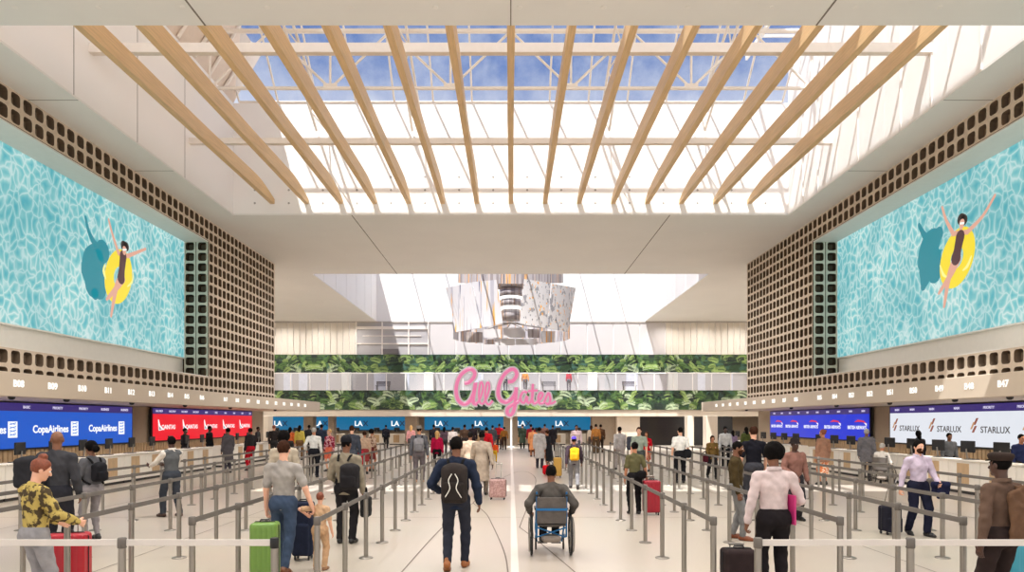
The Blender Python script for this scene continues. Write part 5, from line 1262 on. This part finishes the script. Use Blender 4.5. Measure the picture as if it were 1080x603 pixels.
# ---- mid and far left
person('person in white shirt and dark trousers in the middle left lanes', px(331,18.7), 18.7, 1.83, .1, res=.013, skin='t', top=('shirt',(230,228,224)), bottom=('trousers',(34,34,40)), hair=('short','g'), handL=(-.3,.2,.95))
person('person in maroon striped top and coral shorts in the middle left lanes', px(347.5,21), 21, 1.74, PI-.4, res=.014, skin='l', top=('shirt',(150,34,60),((226,170,180),12)), bottom=('shorts',(228,116,90)), hair=('short','y'), fem=1)
person('tall person in charcoal suit among the left lanes', px(371,17.3), 17.3, 1.92, 0, res=.013, skin='l', top=('jacket',(62,66,76)), bottom=('trousers',(70,74,82)), hair=('short','n'), handL=(-.24,.14,.9))
bag('crimson tote bag beside the charcoal suit', px(379.5,17.8), 17.8, .78, (.1,.2,.24), (196,20,50), strap=[(0,-.1,.22),(0,-.05,.5),(0,.05,.5),(0,.1,.22)], name='tote_bag')
person('person with black hair in tan dress, left of two beside the charcoal suit', px(384.5,19.8), 19.8, 1.68, .3, res=.014, skin='t', top=('blouse',(196,166,142)), bottom=('skirt',(150,60,60)), hair=('short','n'), fem=1)
person('person with black curls in cream dress, right of two beside the charcoal suit', px(392,20.9), 20.9, 1.72, -.6, res=.014, skin='t', top=('blouse',(206,178,156),((120,80,60),10)), bottom=('skirt',(112,50,50)), hair=('afro','k'), fem=1)
# ---- archetypes for the far crowd
RF = .018
AR = {'back': dict(), 'walk': WALK2, 'front': dict(rz0=PI), 'woman': dict(fem=1, hairS='long'), 'coat': dict()}
def far(label, x, Yo, h, kind, top, bottom, skin='t', hairc='k', rz=0., group='distant travellers'):
    q = dict(AR[kind]); rz += q.pop('rz0', 0); hs = q.pop('hairS', 'short')
    return person(label, px(x, Yo), Yo, h, rz, group, RF, skin, ('coat' if kind == 'coat' else ('blouse' if kind == 'woman' else 'jacket'), top), ('trousers', bottom), (36,30,28), (hs, hairc), arch=kind, **q)
CR = [('person in dark suit standing alone before the left far desks',407,38.5,1.78,'back',(34,34,44),(30,30,36),'b'),
 ('person in grey coat at the red display desks, back turned',240.5,20.3,1.80,'coat',(84,80,84),(80,76,84),'b'),
 ('person in black top and red shorts at the red display desks',264,21.3,1.78,'back',(44,42,44),(178,24,40),'b'),
 ('agent in black behind the desks, left end of the red display',195,22.4,1.76,'front',(30,28,32),(26,26,30),'d'),
 ('agent in black with cap of hair behind the red display desks, second along',221,24.2,1.84,'front',(26,26,28),(26,26,30),'d'),
 ('agent in dark jacket beyond the right end of the red display',272,28.9,1.75,'front',(38,34,36),(30,30,30),'d'),
 ('person in yellow top near the leftmost teal display',316,27,1.85,'woman',(206,188,90),(120,90,60),'t'),
 ('person in orange and grey top near the leftmost teal display',306,27.5,1.75,'woman',(214,110,64),(60,60,60),'t'),
 ('person in black jacket and blond hair at the leftmost teal display',289,26.5,1.86,'back',(48,44,44),(50,50,50),'l','r'),
 ('person in charcoal coat before the second pier on the left',326,30.5,1.84,'coat',(50,52,54),(40,40,44),'d'),
 ('person in navy jacket before the narrow teal display',339,27,1.90,'back',(46,54,70),(40,44,50),'b'),
 ('person in pink sweater before the third stone pier',433.5,30,1.82,'woman',(224,160,160),(90,80,80),'l','y'),
 ('person in white shirt far up the left side of the aisle',477.5,29.5,1.73,'back',(232,222,220),(60,56,66),'b'),
 ('person in dark blazer behind the magenta jacket',457.5,32,1.86,'back',(40,38,44),(40,38,42),'b'),
 ('person in plum sweater behind the magenta jacket to the right',468.5,31,1.72,'woman',(92,74,84),(60,60,60),'t'),
 ('person in brown jacket far up the aisle behind the navy jacket',490,31,1.86,'back',(84,64,52),(50,44,44),'b'),
 ('person in black jacket far up the aisle left of the red jacket',498.5,33,1.88,'back',(44,36,40),(44,36,40),'d'),
 ('person in bright red jacket behind the long taupe coat',513,23.5,1.80,'walk',(206,30,44),(60,40,44),'t'),
 ('person in slate coat right of the bright red jacket, farther up',519.5,33.5,1.80,'coat',(70,72,76),(60,60,60),'t'),
 ('person in crimson top just left of the sign post',526.5,37,1.88,'back',(168,26,36),(60,50,50),'b'),
 ('person in mustard brown coat next to the left of the sign post',531.8,36.5,1.66,'walk',(140,92,40),(56,40,30),'t'),
 ('person in dark green coat just right of the sign post',551,38,1.84,'coat',(44,52,40),(34,36,34),'t'),
 ('person in burgundy jacket right of the sign post, second along',560,34,1.86,'back',(140,30,40),(80,50,40),'t'),
 ('person in orange-tan long coat left of the pale grey coat',562,29.5,1.70,'coat',(206,138,92),(150,100,70),'t'),
 ('person in brown jacket under the last teal display, left half',574.5,38,1.86,'back',(90,60,50),(50,44,44),'b'),
 ('person in black coat under the last teal display',583,35,1.80,'coat',(36,32,36),(36,32,36),'b'),
 ('person in pale pink top facing the camera beyond the yellow backpack',608,27.5,1.86,'front',(220,196,200),(90,90,100),'b'),
 ('person in caramel jacket before the striped stone pier',628.5,32.5,1.88,'back',(168,112,56),(90,70,50),'t'),
 ('person in dark brown jacket right of the caramel jacket',633.5,33,1.86,'back',(84,58,40),(50,40,34),'b'),
 ('person in cream jacket left of the caramel jacket',623.5,34,1.78,'woman',(206,190,170),(90,80,76),'l','n'),
 ('waiter in white shirt at the dark bar on the right',765,22.6,1.82,'front',(206,204,204),(30,30,34),'d'),
 ('person in olive top at the dark bar on the right',787,23.6,1.80,'woman',(84,92,50),(40,40,44),'b'),
 ('agent in black coat with long curls behind the white display desks',968.5,17.9,1.74,'woman',(34,30,34),(30,30,34),'b'),
 ('agent in grey shirt behind the white display desks',1001,16.65,1.68,'front',(98,100,104),(40,40,44),'b'),
 ('agent in navy behind the desks at the right edge',1077,14.3,1.70,'front',(40,48,84),(40,40,44),'t'),
 ('person in lilac top behind the black t-shirt by the right pillar',773,25,1.62,'woman',(150,130,160),(90,90,110),'t'),]
for c in CR:
    (lab, x, Yo, h, kind, tp, bt), rest = c[:7], c[7:]
    far(lab, x, Yo, h, kind, tp, bt, skin=rest[0] if rest else 't', hairc=rest[1] if len(rest) > 1 else 'k', rz=0 if x > 280 else (PI/2*.7 if x < 280 and kind in ('back','coat') else (PI/2 if kind == 'front' and x < 280 else 0)))
b, _ = far('child in orange top and yellow trousers by the aisle beyond the pink suitcase', 522, 25.5, 1.05, 'back', (222,84,40), (196,160,40), 'l', 'r')
for (lab, x, kind, tp, bt) in (('person in orange jacket up on the walkway behind the pink sign',554,'walk',(238,150,60),(96,84,92)), ('person in red top up on the walkway right of the pink sign',600,'woman',(214,40,70),(110,100,110)), ('person in white top up on the walkway behind the script G',533,'back',(226,222,222),(90,90,104))):
    b, _ = far(lab, x, 57.9/K, 1.75, kind, tp, bt, group='people on the walkway'); b.location = ((x-CX)*57.9/F, 57.9, 4.62)
